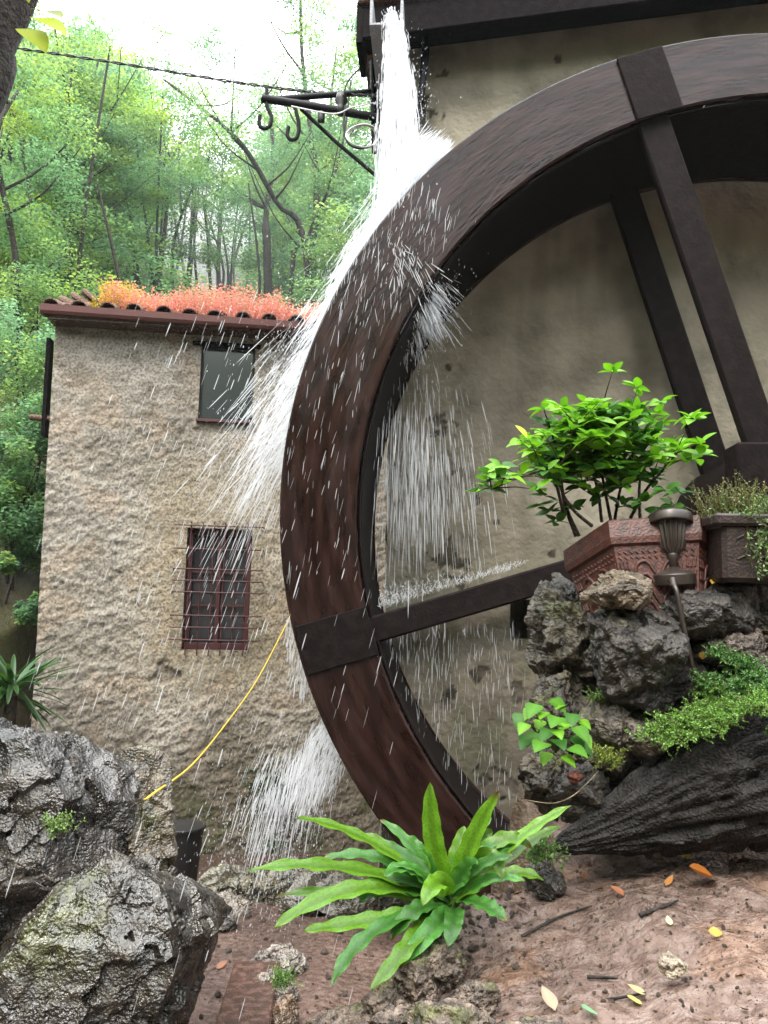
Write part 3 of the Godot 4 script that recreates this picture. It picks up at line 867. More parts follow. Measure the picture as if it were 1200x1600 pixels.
# ---------- forest ----------
func build_forest() -> void:
	var r := RandomNumberGenerator.new()
	r.seed = 5
	var greens := [Color(0.20, 0.33, 0.13), Color(0.16, 0.30, 0.15), Color(0.24, 0.36, 0.12), Color(0.13, 0.25, 0.13), Color(0.17, 0.31, 0.19)]
	var limes := [Color(0.34, 0.42, 0.05), Color(0.28, 0.40, 0.06), Color(0.2, 0.33, 0.06)]
	# crowns: sprays of leaves round limb ends
	var crowns := []
	for k in 5:
		var cl := []
		for q in 30:
			var a := r.randf() * TAU
			var y := r.randf()
			var rad := 1.5 * sin(PI * (0.12 + 0.8 * y)) * sqrt(r.randf())
			cl.append([Vector3(cos(a) * rad, (y - 0.5) * 5.0, sin(a) * rad), Vector3(r.randf_range(0.35, 0.75), r.randf_range(0.14, 0.3), r.randf_range(0.35, 0.75))])
		crowns.append(leaf_cloud(r, cl, 190, 0.08, greens if k < 4 else limes, 0.55))
	var bark := Color(0.045, 0.036, 0.03)
	# trunk line (foot first), radius at foot, crown: which, scale, where along the trunk; label
	var list := [
		[[Vector3(-6.093, 2.797, -13), Vector3(-6.354, 6.313, -13), Vector3(-6.232, 8.337, -13), Vector3(-6.585, 10.308, -13), Vector3(-6.628, 11.99, -13)], 0.13, 1, "dark crooked tree at the left picture edge with bright green crown"],
		[[Vector3(-6.432, 2.825, -15), Vector3(-6.741, 5.623, -15), Vector3(-6.752, 7.393, -15), Vector3(-7.093, 9.075, -15), Vector3(-6.941, 10.409, -15), Vector3(-7.546, 12.443, -15)], 0.1, 4, "bowed thin tree with lime green crown left of the house roof"],
		[[Vector3(-6.634, 3.221, -16), Vector3(-6.965, 8.815, -16), Vector3(-6.875, 10.936, -16), Vector3(-7.039, 12.089, -16), Vector3(-6.872, 14.015, -16)], 0.15, 0, "straight dark tree whose trunk rises just left of the roof corner"],
		[[Vector3(-6.369, 3.269, -17), Vector3(-6.946, 9.208, -17), Vector3(-7.222, 11.911, -17), Vector3(-7.068, 13.465, -17), Vector3(-6.892, 15.212, -17)], 0.11, 4, "lime green tree standing behind the yellow tuft on the roof"],
		[[Vector3(-5.591, 3.329, -18), Vector3(-6.162, 10.248, -18), Vector3(-6.159, 11.681, -18), Vector3(-6.561, 12.968, -18), Vector3(-6.943, 14.111, -18)], 0.12, 1, "tree with trunk curving left above the red roof plants"],
		[[Vector3(-5.572, 3.413, -20), Vector3(-6.022, 10.756, -20), Vector3(-6.018, 13.057, -20), Vector3(-5.884, 14.325, -20), Vector3(-5.714, 15.612, -20)], 0.12, 2, "slim tree leaning right above the middle of the house roof"],
		[[Vector3(-5.548, 3.456, -21), Vector3(-6.21, 12.269, -21), Vector3(-5.555, 13.971, -21), Vector3(-5.076, 15.124, -21)], 0.09, 3, "thin tree slanting right beside the slim one above the roof"],
		[[Vector3(-1.332, 3.383, -17), Vector3(-2.069, 10.667, -17), Vector3(-2.619, 11.869, -17), Vector3(-3.389, 12.93, -17), Vector3(-4.618, 14.154, -17), Vector3(-5.396, 14.929, -17)], 0.13, 3, "long tree leaning far left across the gap of white sky"],
		[[Vector3(-3.046, 3.554, -22), Vector3(-3.563, 12.406, -22), Vector3(-3.581, 13.771, -22), Vector3(-3.53, 15.759, -22), Vector3(-3.705, 17.783, -22)], 0.22, 0, "thick dark trunk tree behind the right half of the roof plants"],
		[[Vector3(-1.763, 3.457, -19), Vector3(-1.974, 10.608, -19), Vector3(-1.882, 13.144, -19), Vector3(-2.103, 14.872, -19), Vector3(-2.435, 17.353, -19), Vector3(-2.412, 19.547, -19)], 0.17, 2, "tall tree rising behind the iron hook bracket"],
		[[Vector3(-2.059, 3.409, -18), Vector3(-2.389, 10.337, -18), Vector3(-2.005, 11.46, -18), Vector3(-1.271, 13.424, -18), Vector3(-1.053, 15.593, -18)], 0.11, 1, "tree slanting right towards the falling water"],
		[[Vector3(-0.605, 3.526, -20), Vector3(-1.09, 12.282, -20), Vector3(-1.697, 15.525, -20), Vector3(-1.603, 18.148, -20)], 0.13, 3, "tree half hidden behind the white falling water"],
		[[Vector3(-8.607, 3.512, -24), Vector3(-9.048, 13.166, -24), Vector3(-9.012, 15.733, -24), Vector3(-9.389, 18.355, -24)], 0.15, 0, "far tree between the straight dark one and the curved one"],
		[[Vector3(-5.578, 3.665, -26), Vector3(-5.872, 14.131, -26), Vector3(-5.872, 16.444, -26), Vector3(-5.828, 17.856, -26)], 0.16, 2, "far low tree under the gap of white sky"],
	]
	for t in list:
		var pts: Array = t[0]
		pts[0].y = ground_h(pts[0].x, pts[0].z) - 0.2
		pts[1] = Vector3(lerpf(pts[0].x, pts[1].x, 0.8), pts[1].y, pts[1].z) if pts[1].y > pts[0].y + 0.5 else (pts[0] + pts[2]) / 2
		var tree := thing("forest_tree", t[3], "tree", Transform3D(Basis.IDENTITY, pts[0]), "trees of the wood behind the house")
		var loc := pts.map(func(p): return p - pts[0])
		for k in range(1, loc.size()): loc[k].z += 0.3 * r.randfn()
		var line := curve(loc, 22)
		var b := Buf.new()
		b.tube(line, taper(t[1] * 0.68, t[1] * 0.18, 22), 8, bark, n_mid, 0.25)
		var ends := [line[-1]]
		for q in 7:
			var k := r.randi_range(9, 20)
			var p: Vector3 = line[k]
			var a := r.randf() * TAU
			var l := r.randf_range(1.0, 2.6)
			var e := p + Vector3(cos(a) * l * 0.7, l * r.randf_range(0.5, 1.0), sin(a) * l * 0.7)
			var mid := (p + e) / 2 + Vector3(0, -0.12 * l, 0)
			b.tube(curve([p, mid, e], 6), taper(t[1] * 0.22, 0.008, 6), 5, bark)
			ends.append(e)
		obj("trunk", b.done(), M.bark, tree)
		var cr: ArrayMesh = crowns[t[2]]
		var top: Vector3 = line[-1]
		var at := top + Vector3(0, -0.9, 0)
		obj("crown", cr, M.treeleaf, tree, Transform3D(Basis(Vector3.UP, r.randf() * TAU).scaled(Vector3.ONE * r.randf_range(0.8, 1.0)), at)).set_meta("kind", "stuff")
		obj("crown", crowns[(int(t[2]) + 1) % 4] if t[2] != 4 else cr, M.treeleaf, tree, Transform3D(Basis(Vector3.UP, r.randf() * TAU).scaled(Vector3.ONE * 0.7), line[14] + Vector3(r.randf_range(-0.8, 0.8), 0, r.randf_range(-0.8, 0.8)))).set_meta("kind", "stuff")
	# the mass of leaves behind and between them
	var places := []
	var cols := []
	for k in 380:
		var d := r.randf_range(15.0, 50.0)
		var x := r.randf_range(-0.72, 0.3) * d
		var g := ground_h(x, -d)
		var hi := r.randf_range(0.0, 1.0)
		var up := hi * (9.0 + 0.08 * d)
		var at := Vector3(x, g + up, -d)
		# a gap of open sky over the middle of the slope
		var bear := x / d
		var el := (at.y - 2.7) / d
		var lim := 0.68 if bear < -0.36 else (0.36 if bear < -0.18 else 0.62)
		if bear < -0.16 and bear > -0.34: lim = 0.34 + 0.6 * absf(bear + 0.24)
		if el > lim: at.y -= (el - lim) * d + r.randf() * 2.0
		var s := r.randf_range(0.8, 1.3) * (0.7 + d * 0.014)
		places.append(Transform3D(Basis(Vector3.UP, r.randf() * TAU).scaled(Vector3(s * 1.2, s * 0.75, s * 1.2)), at))
		var c := Color(1, 1, 1) * r.randf_range(0.7, 1.25)
		if r.randf() < 0.18: c = Color(1.5, 1.35, 0.7)
		cols.append(c)
	# leaf masses out of view round the camera, placed to block low sky light
	for k in 170:
		var a := r.randf_range(-0.25, PI + 0.55)
		var d := r.randf_range(9.0, 26.0)
		var x := cos(a) * d + 1.0
		var z := sin(a) * d + 1.0
		if z < 1.0 and x < 8.5: continue
		var s := r.randf_range(1.0, 1.5)
		places.append(Transform3D(Basis(Vector3.UP, r.randf() * TAU).scaled(Vector3(s * 1.2, s * 0.8, s * 1.2)), Vector3(x, ground_h(x, z) + r.randf_range(0.5, 7.5), z)))
		cols.append(Color(1, 1, 1) * r.randf_range(0.7, 1.2))
	for j in 4:
		var pl := []
		var co := []
		for k in range(j, places.size(), 4):
			pl.append(places[k]); co.append(cols[k])
		tag(copies("woodland_and_unseen_leaves", crowns[j], M.treeleaf, pl, self, co), "mass of green leaves on the wooded slope behind the house, plus unseen ones round the camera blocking low sky light", "woodland", "leaf masses of the wood", "stuff")
	var haze := FogVolume.new()
	haze.name = "wood_mist"
	haze.shape = RenderingServer.FOG_VOLUME_SHAPE_BOX
	haze.size = Vector3(70, 30, 38)
	haze.position = Vector3(-14, 14, -33)
	var hm := FogMaterial.new()
	hm.density = 0.006
	hm.albedo = Color(0.93, 0.97, 0.98)
	haze.material = hm
	add_child(haze)
	tag(haze, "pale mist hanging in the wood behind the house", "mist", "", "stuff")
	# thin far stems that make up the wood
	var stems := Buf.new()
	for k in 95:
		var d := r.randf_range(14.0, 34.0)
		var x := r.randf_range(-0.6, 0.1) * d
		var p := Vector3(x, ground_h(x, -d) - 0.2, -d)
		var lean := Vector3(r.randfn() * 0.7, r.randf_range(4.5, 8.0), r.randfn() * 0.5)
		stems.tube(curve([p, p + lean * 0.5 + Vector3(r.randfn() * 0.4, 0, 0), p + lean], 8), taper(r.randf_range(0.04, 0.09), 0.02, 8), 5, bark)
	tag(obj("woodland_stems", stems.done(), M.bark), "thin dark stems deep in the wood behind the house", "woodland", "", "stuff")
	# bushes on the slope left of the house
	var bush := [
		[Vector3(-5.334, 6.133, -11), Vector3(1.0, 0.9, 0.9), "green bush high on the slope left of the house wall", greens],
		[Vector3(-4.776, 5.271, -10.5), Vector3(0.75, 0.7, 0.8), "leafy green bush beside the pipe stub on the house corner", greens],
		[Vector3(-4.77, 4.311, -10), Vector3(0.7, 0.75, 0.8), "bush at left picture edge level with the middle of the house wall", greens],
		[Vector3(-4.875, 4.299, -11), Vector3(0.6, 0.5, 0.6), "bush against the house corner below the pipe stub", greens],
		[Vector3(-4.2, 3.121, -8.9), Vector3(0.15, 0.12, 0.14), "small pale leaved shrub on the dark soil slope", greens],
		[Vector3(-3.99, 2.593, -9.2), Vector3(0.25, 0.25, 0.25), "small shrub on dark soil right above the spiky yucca", greens],
		[Vector3(-4.65, 3.677, -9.8), Vector3(0.75, 0.65, 0.7), "dark bush low at the left edge above the soil slope", greens],
		[Vector3(-4.496, 3.494, -10.4), Vector3(0.5, 0.55, 0.5), "dark green bush low against the house corner", greens],
		[Vector3(-5.949, 7.775, -13), Vector3(1.3, 0.9, 1.0), "broad bush left of the roof tiles", greens],
	]
	for q in bush:
		var o := thing("slope_bush", q[2], "bush", Transform3D(Basis.IDENTITY, q[0] - Vector3(0, q[1].y, 0)), "bushes on the slope left of the house")
		var cl := []
		for k in 26:
			var d := Vector3(r.randfn(), r.randfn(), r.randfn()).normalized() * pow(r.randf(), 0.5)
			cl.append([Vector3(0, q[1].y, 0) + d * q[1] * 0.85, Vector3.ONE * 0.27 * q[1].x])
		obj("foliage", leaf_cloud(r, cl, 150, 0.062 if q[1].x > 0.4 else 0.045, q[3], 0.6), M.treeleaf, o).set_meta("kind", "stuff")
		var b := Buf.new()
		var gy: float = ground_h(q[0].x, q[0].z) - (q[0].y - q[1].y)
		for k in 2:
			var f := Vector3(r.randfn() * 0.08, maxf(minf(gy, 0.0) - 0.1, -0.7), r.randfn() * 0.08)
			b.tube(curve([f, f * 0.5 + Vector3(r.randfn() * 0.1, q[1].y * 0.5, 0), Vector3(r.randfn() * 0.3 * q[1].x, q[1].y * 1.3, r.randfn() * 0.2)], 6), taper(0.025, 0.008, 6), 5, bark)
		if q[1].x > 0.3: obj("stem", b.done(), M.bark, o)
	# near tree at the top left corner
	var nt := thing("leaning_trunk", "dark near tree trunk leaning across the top left corner", "tree", Transform3D(Basis.IDENTITY, on_ground(-2.6, -2.6)))
	var nb := Buf.new()
	var o0 := nt.position
	nb.tube(curve([Vector3(0, -0.1, 0), Vector3(-0.15, 1.5, 0), Vector3(-1.829, 4.613, -3) - o0, Vector3(-1.7, 5.01, -3) - o0, Vector3(-1.553, 5.477, -3) - o0, Vector3(-1.373, 6.429, -3) - o0], 40), taper(0.2, 0.1, 40), 14, Color(0.04, 0.032, 0.028), n_mid, 0.3)
	obj("trunk", nb.done(), M.bark, nt)
	var nl := leaf_mesh(0.16, 0.12, 0.15, 0.15, Color(0.28, 0.34, 0.03))
	for q in [[Vector3(-1.412, 5.027, -2.9), Vector3(0.6, -0.3, 0.4)], [Vector3(-1.462, 4.951, -2.9), Vector3(0.5, -0.5, 0.2)], [Vector3(-1.397, 5.1, -2.9), Vector3(0.9, 0.1, 0.4)], [Vector3(-1.371, 4.92, -2.8), Vector3(0.9, -0.5, 0.3)], [Vector3(-1.433, 5.021, -2.85), Vector3(0.5, 0.5, 0.5)]]:
		obj("leaf", nl, M.bushleaf, nt, aim(q[0] - o0, q[1], Vector3(0.2, 0.7, 0.7)))


# ---------- water wheel ----------
func ring(b: Buf, ci: Vector2, ri: float, co: Vector2, ro: float, z0: float, z1: float, segs: int) -> void:
	# a flat ring between two circles, z1 the nearer face, with bevelled edges
	var loops := []
	for q in [[0, z0], [1, z0], [1, z1 - 0.012], [1.02, z1], [-0.02, z1], [0, z1 - 0.012]]:
		var row := []
		for j in segs + 1:
			var a := TAU * j / segs
			var d := Vector2(cos(a), sin(a))
			var inn := ci + d * ri
			var out := co + d * ro
			var t: float = clampf(q[0], 0.0, 1.0)
			var p := inn.lerp(out, t)
			if q[0] > 1.0: p -= d * 0.012
			if q[0] < 0.0: p += d * 0.012
			row.append(Vector3(p.x, p.y, q[1]))
		loops.append(row)
	for k in loops.size():
		var s := b.v.size()
		var p: Array = loops[k]
		var q: Array = loops[(k + 1) % loops.size()]
		for j in segs + 1:
			var a := TAU * j / segs
			b.vert(p[j], Color.WHITE, Vector2(a * 3.0, (Vector2(p[j].x, p[j].y) - ci).length() + p[j].z))
			b.vert(q[j], Color.WHITE, Vector2(a * 3.0, (Vector2(q[j].x, q[j].y) - ci).length() + q[j].z))
		for j in segs: b.quad(s + j * 2, s + j * 2 + 2, s + j * 2 + 3, s + j * 2 + 1)

func build_wheel() -> void:
	var at := mill_frame * Transform3D(Basis.IDENTITY, Vector3(2.52, 3.385, 0))
	var wheel := thing("waterwheel", "large dark brown steel water wheel turning against the mill wall", "water wheel", at)
	var co := Vector2(-0.03, 0.01)
	var ci := Vector2(0.07, -0.035)
	var b := Buf.new()
	ring(b, ci, 2.764, co, 3.16, -0.035, 0.0, 240)
	obj("front_rim", b.done(), M.wheel, wheel)
	var b2 := Buf.new()
	ring(b2, ci, 2.72, co, 3.16, -1.0, -0.965, 240)
	obj("back_rim", b2.done(), M.wheel, wheel)
	var so := Buf.new()
	ring(so, ci, 2.735, ci, 2.76, -0.962, -0.038, 240)
	obj("sole_plate", so.done(), M.arm, wheel)
	# buckets between the two rims
	for k in 40:
		var a := TAU * k / 40.0 + 0.05
		var d := Vector3(cos(a), sin(a), 0)
		var bb := Buf.new()
		bb.box(Vector3(0.02, -0.01, -0.5) + d * 2.93, Vector3(0.4, 0.022, 0.92), Basis(Vector3(0, 0, 1), a + 0.55), 0.003)
		obj("bucket", bb.done(), M.arm, wheel)
	# arms, a front and a back one each quarter turn, with the plates that hold them
	for k in 4:
		var a := deg_to_rad(106.3 + 90.0 * k) if k != 1 else deg_to_rad(197.5)
		var turn := Basis(Vector3(0, 0, 1), a)
		for z in [-0.075, -0.925]:
			var ab := Buf.new()
			ab.box(turn * Vector3(1.5, 0.0 if k % 2 else 0.03 * (1 - k), 0) + Vector3(0, 0, z), Vector3(2.5, 0.168 if k % 2 else 0.215, 0.075), turn, 0.012)
			obj("arm", ab.done(), M.arm, wheel)
		var pl := Buf.new()
		pl.box(turn * Vector3(2.93, 0, 0.012), Vector3(0.46, 0.31, 0.022), turn, 0.008)
		obj("arm_plate", pl.done(), M.arm, wheel)
	var hub := Buf.new()
	hub.lathe([Vector2(0.0, 0.05), Vector2(0.4, 0.05), Vector2(0.43, 0.02), Vector2(0.43, -1.02), Vector2(0.4, -1.05), Vector2(0, -1.05)].map(func(p): return Vector2(p.x, p.y)), 40, Transform3D(Basis(Vector3(1, 0, 0), PI / 2), Vector3.ZERO))
	obj("hub", hub.done(), M.arm, wheel)
	var ax := Buf.new()
	ax.tube([Vector3(0, 0, 0.35), Vector3(0, 0, -1.2)], [0.13], 20)
	obj("axle", ax.done(), M.arm, wheel)
	var be := thing("bearing_beam", "dark timber beam carrying the wheel axle behind the potted bush", "beam", mill_frame)
	var bb2 := Buf.new()
	bb2.box(Vector3(3.4, 3.57, 0.2), Vector3(2.65, 0.3, 0.22), Basis.IDENTITY, 0.012)
	obj("timber", bb2.done(), M.arm, be)
	for x in [2.35, 4.4]:
		var po := Buf.new()
		po.box(Vector3(x, 1.7, 0.2), Vector3(0.2, 3.44, 0.2), Basis.IDENTITY, 0.012)
		obj("post", po.done(), M.arm, be)


# ---------- rocks ----------
func rock(called: String, label: String, at: Vector3, size: Vector3, sd: int, level: int, cuts: int, rough: float, dark: Color, pale: Color, opt := {}) -> MeshInstance3D:
	var m := stone_mesh(size, sd, level, cuts, rough, dark, pale, opt.get("moss", 0.0), opt.get("extra", []), opt.get("strata", 0.0), opt.get("mat") == M.boulder and level >= 5)
	var o := obj(called, m, opt.get("mat", M.stone), self, Transform3D(Basis.from_euler(opt.get("turn", Vector3.ZERO)), at))
	tag(o, label, "rock", opt.get("group", ""))
	return o

func build_rocks() -> void:
	var bd := Color(0.014, 0.012, 0.01)
	var bp := Color(0.075, 0.064, 0.055)
	var big := {"mat": M.boulder, "strata": 0.12}
	rock("boulder", "big glossy dark grey boulder with cracked face at the left edge", Vector3(-1.622, 1.584, -3.75), Vector3(1.45, 1.4, 1.1), 3, 6, 14, 0.085, bd, bp, big.merged({"extra": [[Vector3(0.75, 0.75, 0.2), 0.72], [Vector3(-0.1, 1, 0.25), 0.86], [Vector3(0.35, -0.55, 0.8), 0.62], [Vector3(0.1, 0.35, 1), 0.7]]}))
	rock("boulder", "brown wet boulder leaning in front of the path, lowest on the left", Vector3(-1.108, 1.183, -3.45), Vector3(1.1, 1.08, 0.9), 8, 6, 14, 0.08, Color(0.014, 0.012, 0.009), Color(0.065, 0.055, 0.042), big.merged({"moss": 0.02, "extra": [[Vector3(-0.75, 0.65, 0.1), 0.62], [Vector3(0.85, 0.45, 0.1), 0.78], [Vector3(0.1, 0.2, 1), 0.75]]}))
	rock("boulder", "tan earthy boulder under the end of the yellow rope", Vector3(-1.132, 1.522, -3.95), Vector3(0.4, 0.95, 0.5), 14, 5, 10, 0.1, Color(0.09, 0.07, 0.042), Color(0.2, 0.165, 0.115), {"mat": M.boulder, "moss": 0.1})
	rock("boulder", "dark rock filling the gap between the two wet boulders", Vector3(-1.597, 0.95, -3.9), Vector3(1.0, 0.7, 0.7), 19, 5, 12, 0.09, bd, bp * 0.7, big)
	# dry stone wall on the right
	var g := {"group": "stones of the garden wall"}
	var gd := Color(0.03, 0.026, 0.024)
	var gp := Color(0.15, 0.135, 0.125)
	var vd := Color(0.035, 0.03, 0.032)
	var vp := Color(0.14, 0.12, 0.127)
	var W := [
		["wide flat topped grey stone under the garden lamp", Vector3(1.035, 2.733, -2.5), Vector3(0.5, 0.19, 0.4), 21, 8, 0.1, gd, gp, {"extra": [[Vector3(0, 1, 0.05), 0.6]], "turn": Vector3(0.1, 0, 0.02)}],
		["sandy tan stone at the left end of the wall top", Vector3(0.708, 2.762, -2.36), Vector3(0.23, 0.12, 0.2), 22, 6, 0.1, Color(0.2, 0.15, 0.09), Color(0.4, 0.33, 0.25), {}],
		["large sloping stone with mossy flank below the sandy one", Vector3(0.749, 2.617, -2.42), Vector3(0.33, 0.28, 0.36), 23, 8, 0.13, gd, gp, {"moss": 0.25, "turn": Vector3(0, 0.3, 0.5)}],
		["tall rough lichen covered rock column at the wall's left end", Vector3(0.643, 2.58, -2.75), Vector3(0.24, 0.5, 0.34), 24, 7, 0.17, Color(0.07, 0.062, 0.045), Color(0.22, 0.2, 0.15), {"moss": 0.2}],
		["purple grey oval stone above the tan ledge stone", Vector3(0.785, 2.486, -2.42), Vector3(0.27, 0.16, 0.25), 25, 7, 0.11, vd, vp, {}],
		["dark rounded stone behind the lamp cable", Vector3(0.954, 2.486, -2.46), Vector3(0.16, 0.2, 0.2), 26, 5, 0.09, vd, vp * 0.8, {}],
		["thin slab lying under the flat topped stone at right", Vector3(1.145, 2.684, -2.46), Vector3(0.2, 0.075, 0.24), 27, 6, 0.07, Color(0.07, 0.06, 0.045), Color(0.19, 0.165, 0.13), {}],
		["pale pinkish stone between thin slab and juniper", Vector3(1.053, 2.614, -2.42), Vector3(0.23, 0.12, 0.22), 28, 7, 0.1, Color(0.16, 0.125, 0.11), Color(0.4, 0.34, 0.31), {}],
		["small pinkish stone at the right edge under the thin slab", Vector3(1.172, 2.616, -2.44), Vector3(0.13, 0.1, 0.18), 29, 6, 0.1, Color(0.14, 0.1, 0.09), Color(0.34, 0.28, 0.26), {}],
		["flat reddish stone at the right edge behind the juniper", Vector3(1.122, 2.557, -2.4), Vector3(0.2, 0.08, 0.2), 30, 6, 0.1, Color(0.13, 0.09, 0.08), Color(0.33, 0.27, 0.25), {}],
		["rough brown rock at the wall foot left of the reddish chip", Vector3(0.52, 2.205, -2.5), Vector3(0.17, 0.24, 0.25), 31, 7, 0.15, Color(0.05, 0.045, 0.032), Color(0.2, 0.175, 0.13), {"moss": 0.2}],
		["mossy upright rock right of the heart leaved plant", Vector3(0.675, 2.341, -2.44), Vector3(0.2, 0.24, 0.25), 32, 7, 0.13, Color(0.07, 0.06, 0.045), Color(0.24, 0.21, 0.17), {"moss": 0.3}],
		["dark rock over the log's thin end", Vector3(0.606, 2.173, -2.4), Vector3(0.21, 0.18, 0.22), 33, 7, 0.13, gd, Color(0.2, 0.175, 0.16), {"moss": 0.05}],
		["tan topped ledge stone under the juniper tips", Vector3(0.763, 2.355, -2.36), Vector3(0.2, 0.1, 0.22), 34, 7, 0.1, Color(0.14, 0.11, 0.085), Color(0.38, 0.33, 0.29), {}],
		["grey stone at the fern's right side below the log", Vector3(0.467, 1.976, -2.3), Vector3(0.1, 0.1, 0.14), 35, 6, 0.12, Color(0.07, 0.062, 0.052), Color(0.2, 0.185, 0.165), {}],
		["dark earth coloured rock deep under the wall behind the log", Vector3(0.814, 2.138, -2.62), Vector3(0.4, 0.3, 0.25), 36, 7, 0.12, Color(0.03, 0.026, 0.022), Color(0.09, 0.08, 0.07), {}],
		["dark recessed rock between the oval stone and flat topped stone", Vector3(0.988, 2.559, -2.68), Vector3(0.5, 0.3, 0.22), 37, 7, 0.1, Color(0.03, 0.026, 0.024), Color(0.1, 0.09, 0.08), {}],
		["dark recessed rock beside the juniper at the right edge", Vector3(1.223, 2.448, -2.6), Vector3(0.35, 0.35, 0.2), 38, 7, 0.1, Color(0.05, 0.042, 0.036), Color(0.16, 0.14, 0.125), {}],
		["narrow lichen rock below the tall column", Vector3(0.6, 2.366, -2.66), Vector3(0.2, 0.3, 0.28), 39, 7, 0.15, Color(0.06, 0.052, 0.04), Color(0.2, 0.18, 0.14), {"moss": 0.15}],
	]
	for w in W: rock("wall_stone", w[0], w[1], w[2], w[3], 5, w[4], w[5], w[6] * 0.5, w[7] * 0.6, g.merged(w[8]))
	rock("red_chip", "small red brick coloured chip wedged in the dark rock", Vector3(0.55, 2.246, -2.3), Vector3(0.05, 0.035, 0.05), 45, 3, 5, 0.1, Color(0.2, 0.05, 0.03), Color(0.3, 0.09, 0.06))
	# stones beside the path
	var P := [
		["pale flat stone beside the black bucket foot", Vector3(-1.153, 0.66, -6), Vector3(0.5, 0.2, 0.4), 51, Color(0.14, 0.115, 0.095), Color(0.34, 0.3, 0.26)],
		["greenish low rock right of the black bucket", Vector3(-1.027, 0.702, -6.6), Vector3(0.75, 0.35, 0.5), 52, Color(0.09, 0.085, 0.055), Color(0.25, 0.24, 0.17)],
		["grey wet rock under the splash at the wheel foot", Vector3(-0.719, 0.744, -7), Vector3(0.8, 0.4, 0.6), 53, Color(0.08, 0.078, 0.06), Color(0.24, 0.23, 0.19)],
		["low rock half hidden behind the fern's left fronds", Vector3(-0.229, 0.908, -6.2), Vector3(0.8, 0.4, 0.6), 54, Color(0.07, 0.065, 0.05), Color(0.2, 0.19, 0.15)],
		["pale broken stone at path edge under the fern tips", Vector3(-0.511, 1.044, -4.6), Vector3(0.3, 0.16, 0.3), 55, Color(0.13, 0.11, 0.095), Color(0.36, 0.32, 0.29)],
		["brown broken stone at path edge below the pale one", Vector3(-0.486, 1.021, -4.2), Vector3(0.22, 0.2, 0.3), 56, Color(0.1, 0.08, 0.065), Color(0.3, 0.26, 0.22)],
		["tan upright stone beside the wet board", Vector3(-0.389, 1.045, -3.9), Vector3(0.13, 0.22, 0.2), 57, Color(0.16, 0.105, 0.06), Color(0.3, 0.2, 0.13)],
		["dark small rock at the path bend", Vector3(-0.966, 0.814, -5.4), Vector3(0.2, 0.13, 0.2), 58, Color(0.05, 0.042, 0.036), Color(0.16, 0.14, 0.12)],
	]
	for p in P: rock("path_stone", p[0], Vector3(p[1].x, ground_h(p[1].x, p[1].z) + p[2].y * 0.2, p[1].z), p[2], p[3], 5, 7, 0.14, p[4], p[5], {"group": "stones beside the path", "mat": M.boulder})
	var B := [
		["crumbling brown rock propping the bank just under the fern", Vector3(0.124, 1.9, -1.95), Vector3(0.17, 0.2, 0.2), 87], ["small jagged rock under the fern's drooping dark fronds", Vector3(0.039, 1.858, -1.9), Vector3(0.13, 0.15, 0.15), 88], ["broken brown rock in the bank's side below the fern", Vector3(0.059, 1.908, -1.72), Vector3(0.16, 0.09, 0.12), 81], ["dark mossy lump on the bank's broken edge right of the fern tips", Vector3(0.217, 1.934, -1.78), Vector3(0.1, 0.07, 0.1), 82],
		["grey rock cut by the bottom edge under the fern", Vector3(0.144, 1.933, -1.62), Vector3(0.2, 0.09, 0.14), 83], ["small crumbling rock at the bank's lowest left corner", Vector3(-0.059, 1.826, -1.85), Vector3(0.15, 0.1, 0.14), 84], ["wide low rock along the bottom edge right of centre", Vector3(0.289, 1.958, -1.55), Vector3(0.2, 0.07, 0.12), 85]]
	for p in B: rock("bank_stone", p[0], p[1] - Vector3(0, 0.035, 0), p[2], p[3], 5, 9, 0.12, Color(0.08, 0.06, 0.045), Color(0.27, 0.215, 0.18), {"group": "stones in the bank's edge", "moss": 0.1})
	rock("pebble", "white angular pebble lying on the bare earth bank", Vector3(0.609, 1.996, -1.72), Vector3(0.058, 0.05, 0.05), 61, 4, 7, 0.1, Color(0.3, 0.25, 0.19), Color(0.5, 0.45, 0.37))
	# rubble along the bank's broken edge
	var shapes := [stone_mesh(Vector3.ONE, 71, 2, 7, 0.12, Color(0.2, 0.15, 0.125), Color(0.42, 0.35, 0.3)), stone_mesh(Vector3(1.3, 0.6, 0.9), 72, 2, 7, 0.12, Color(0.11, 0.085, 0.07), Color(0.27, 0.215, 0.18))]
	var r := RandomNumberGenerator.new()
	r.seed = 91
	for q in 2:
		var pl := []
		for k in 900:
			var z := -r.randf_range(1.3, 6.5)
			var x: float
			if r.randf() < 0.6:
				z = -r.randf_range(1.3, 2.7)
				x = bank_edge(z) + r.randfn() * 0.1 - 0.06
			else: x = r.randf_range(-1.3, 0.4)
			var s := 0.007 + 0.02 * pow(r.randf(), 3.0) * (1.0 if z > -3 else 2.0)
			pl.append(Transform3D(Basis.from_euler(Vector3(r.randf() * 6, r.randf() * 6, r.randf() * 6)).scaled(Vector3.ONE * s), on_ground(x, z, s * 0.2)))
		for k in 3200:
			var x := r.randf_range(-0.2, 1.3)
			var z := r.randf_range(-2.5, -1.1)
			var s := 0.002 + 0.009 * pow(r.randf(), 6.0)
			if x > bank_edge(z): pl.append(Transform3D(Basis.from_euler(Vector3(r.randf() * 6, r.randf() * 6, r.randf() * 6)).scaled(Vector3.ONE * s), on_ground(x, z, s * 0.2)))
		tag(copies("rubble", shapes[q], M.stone, pl), "loose grit and small rubble on the earth bank and path", "rubble", "rubble on the ground", "stuff")


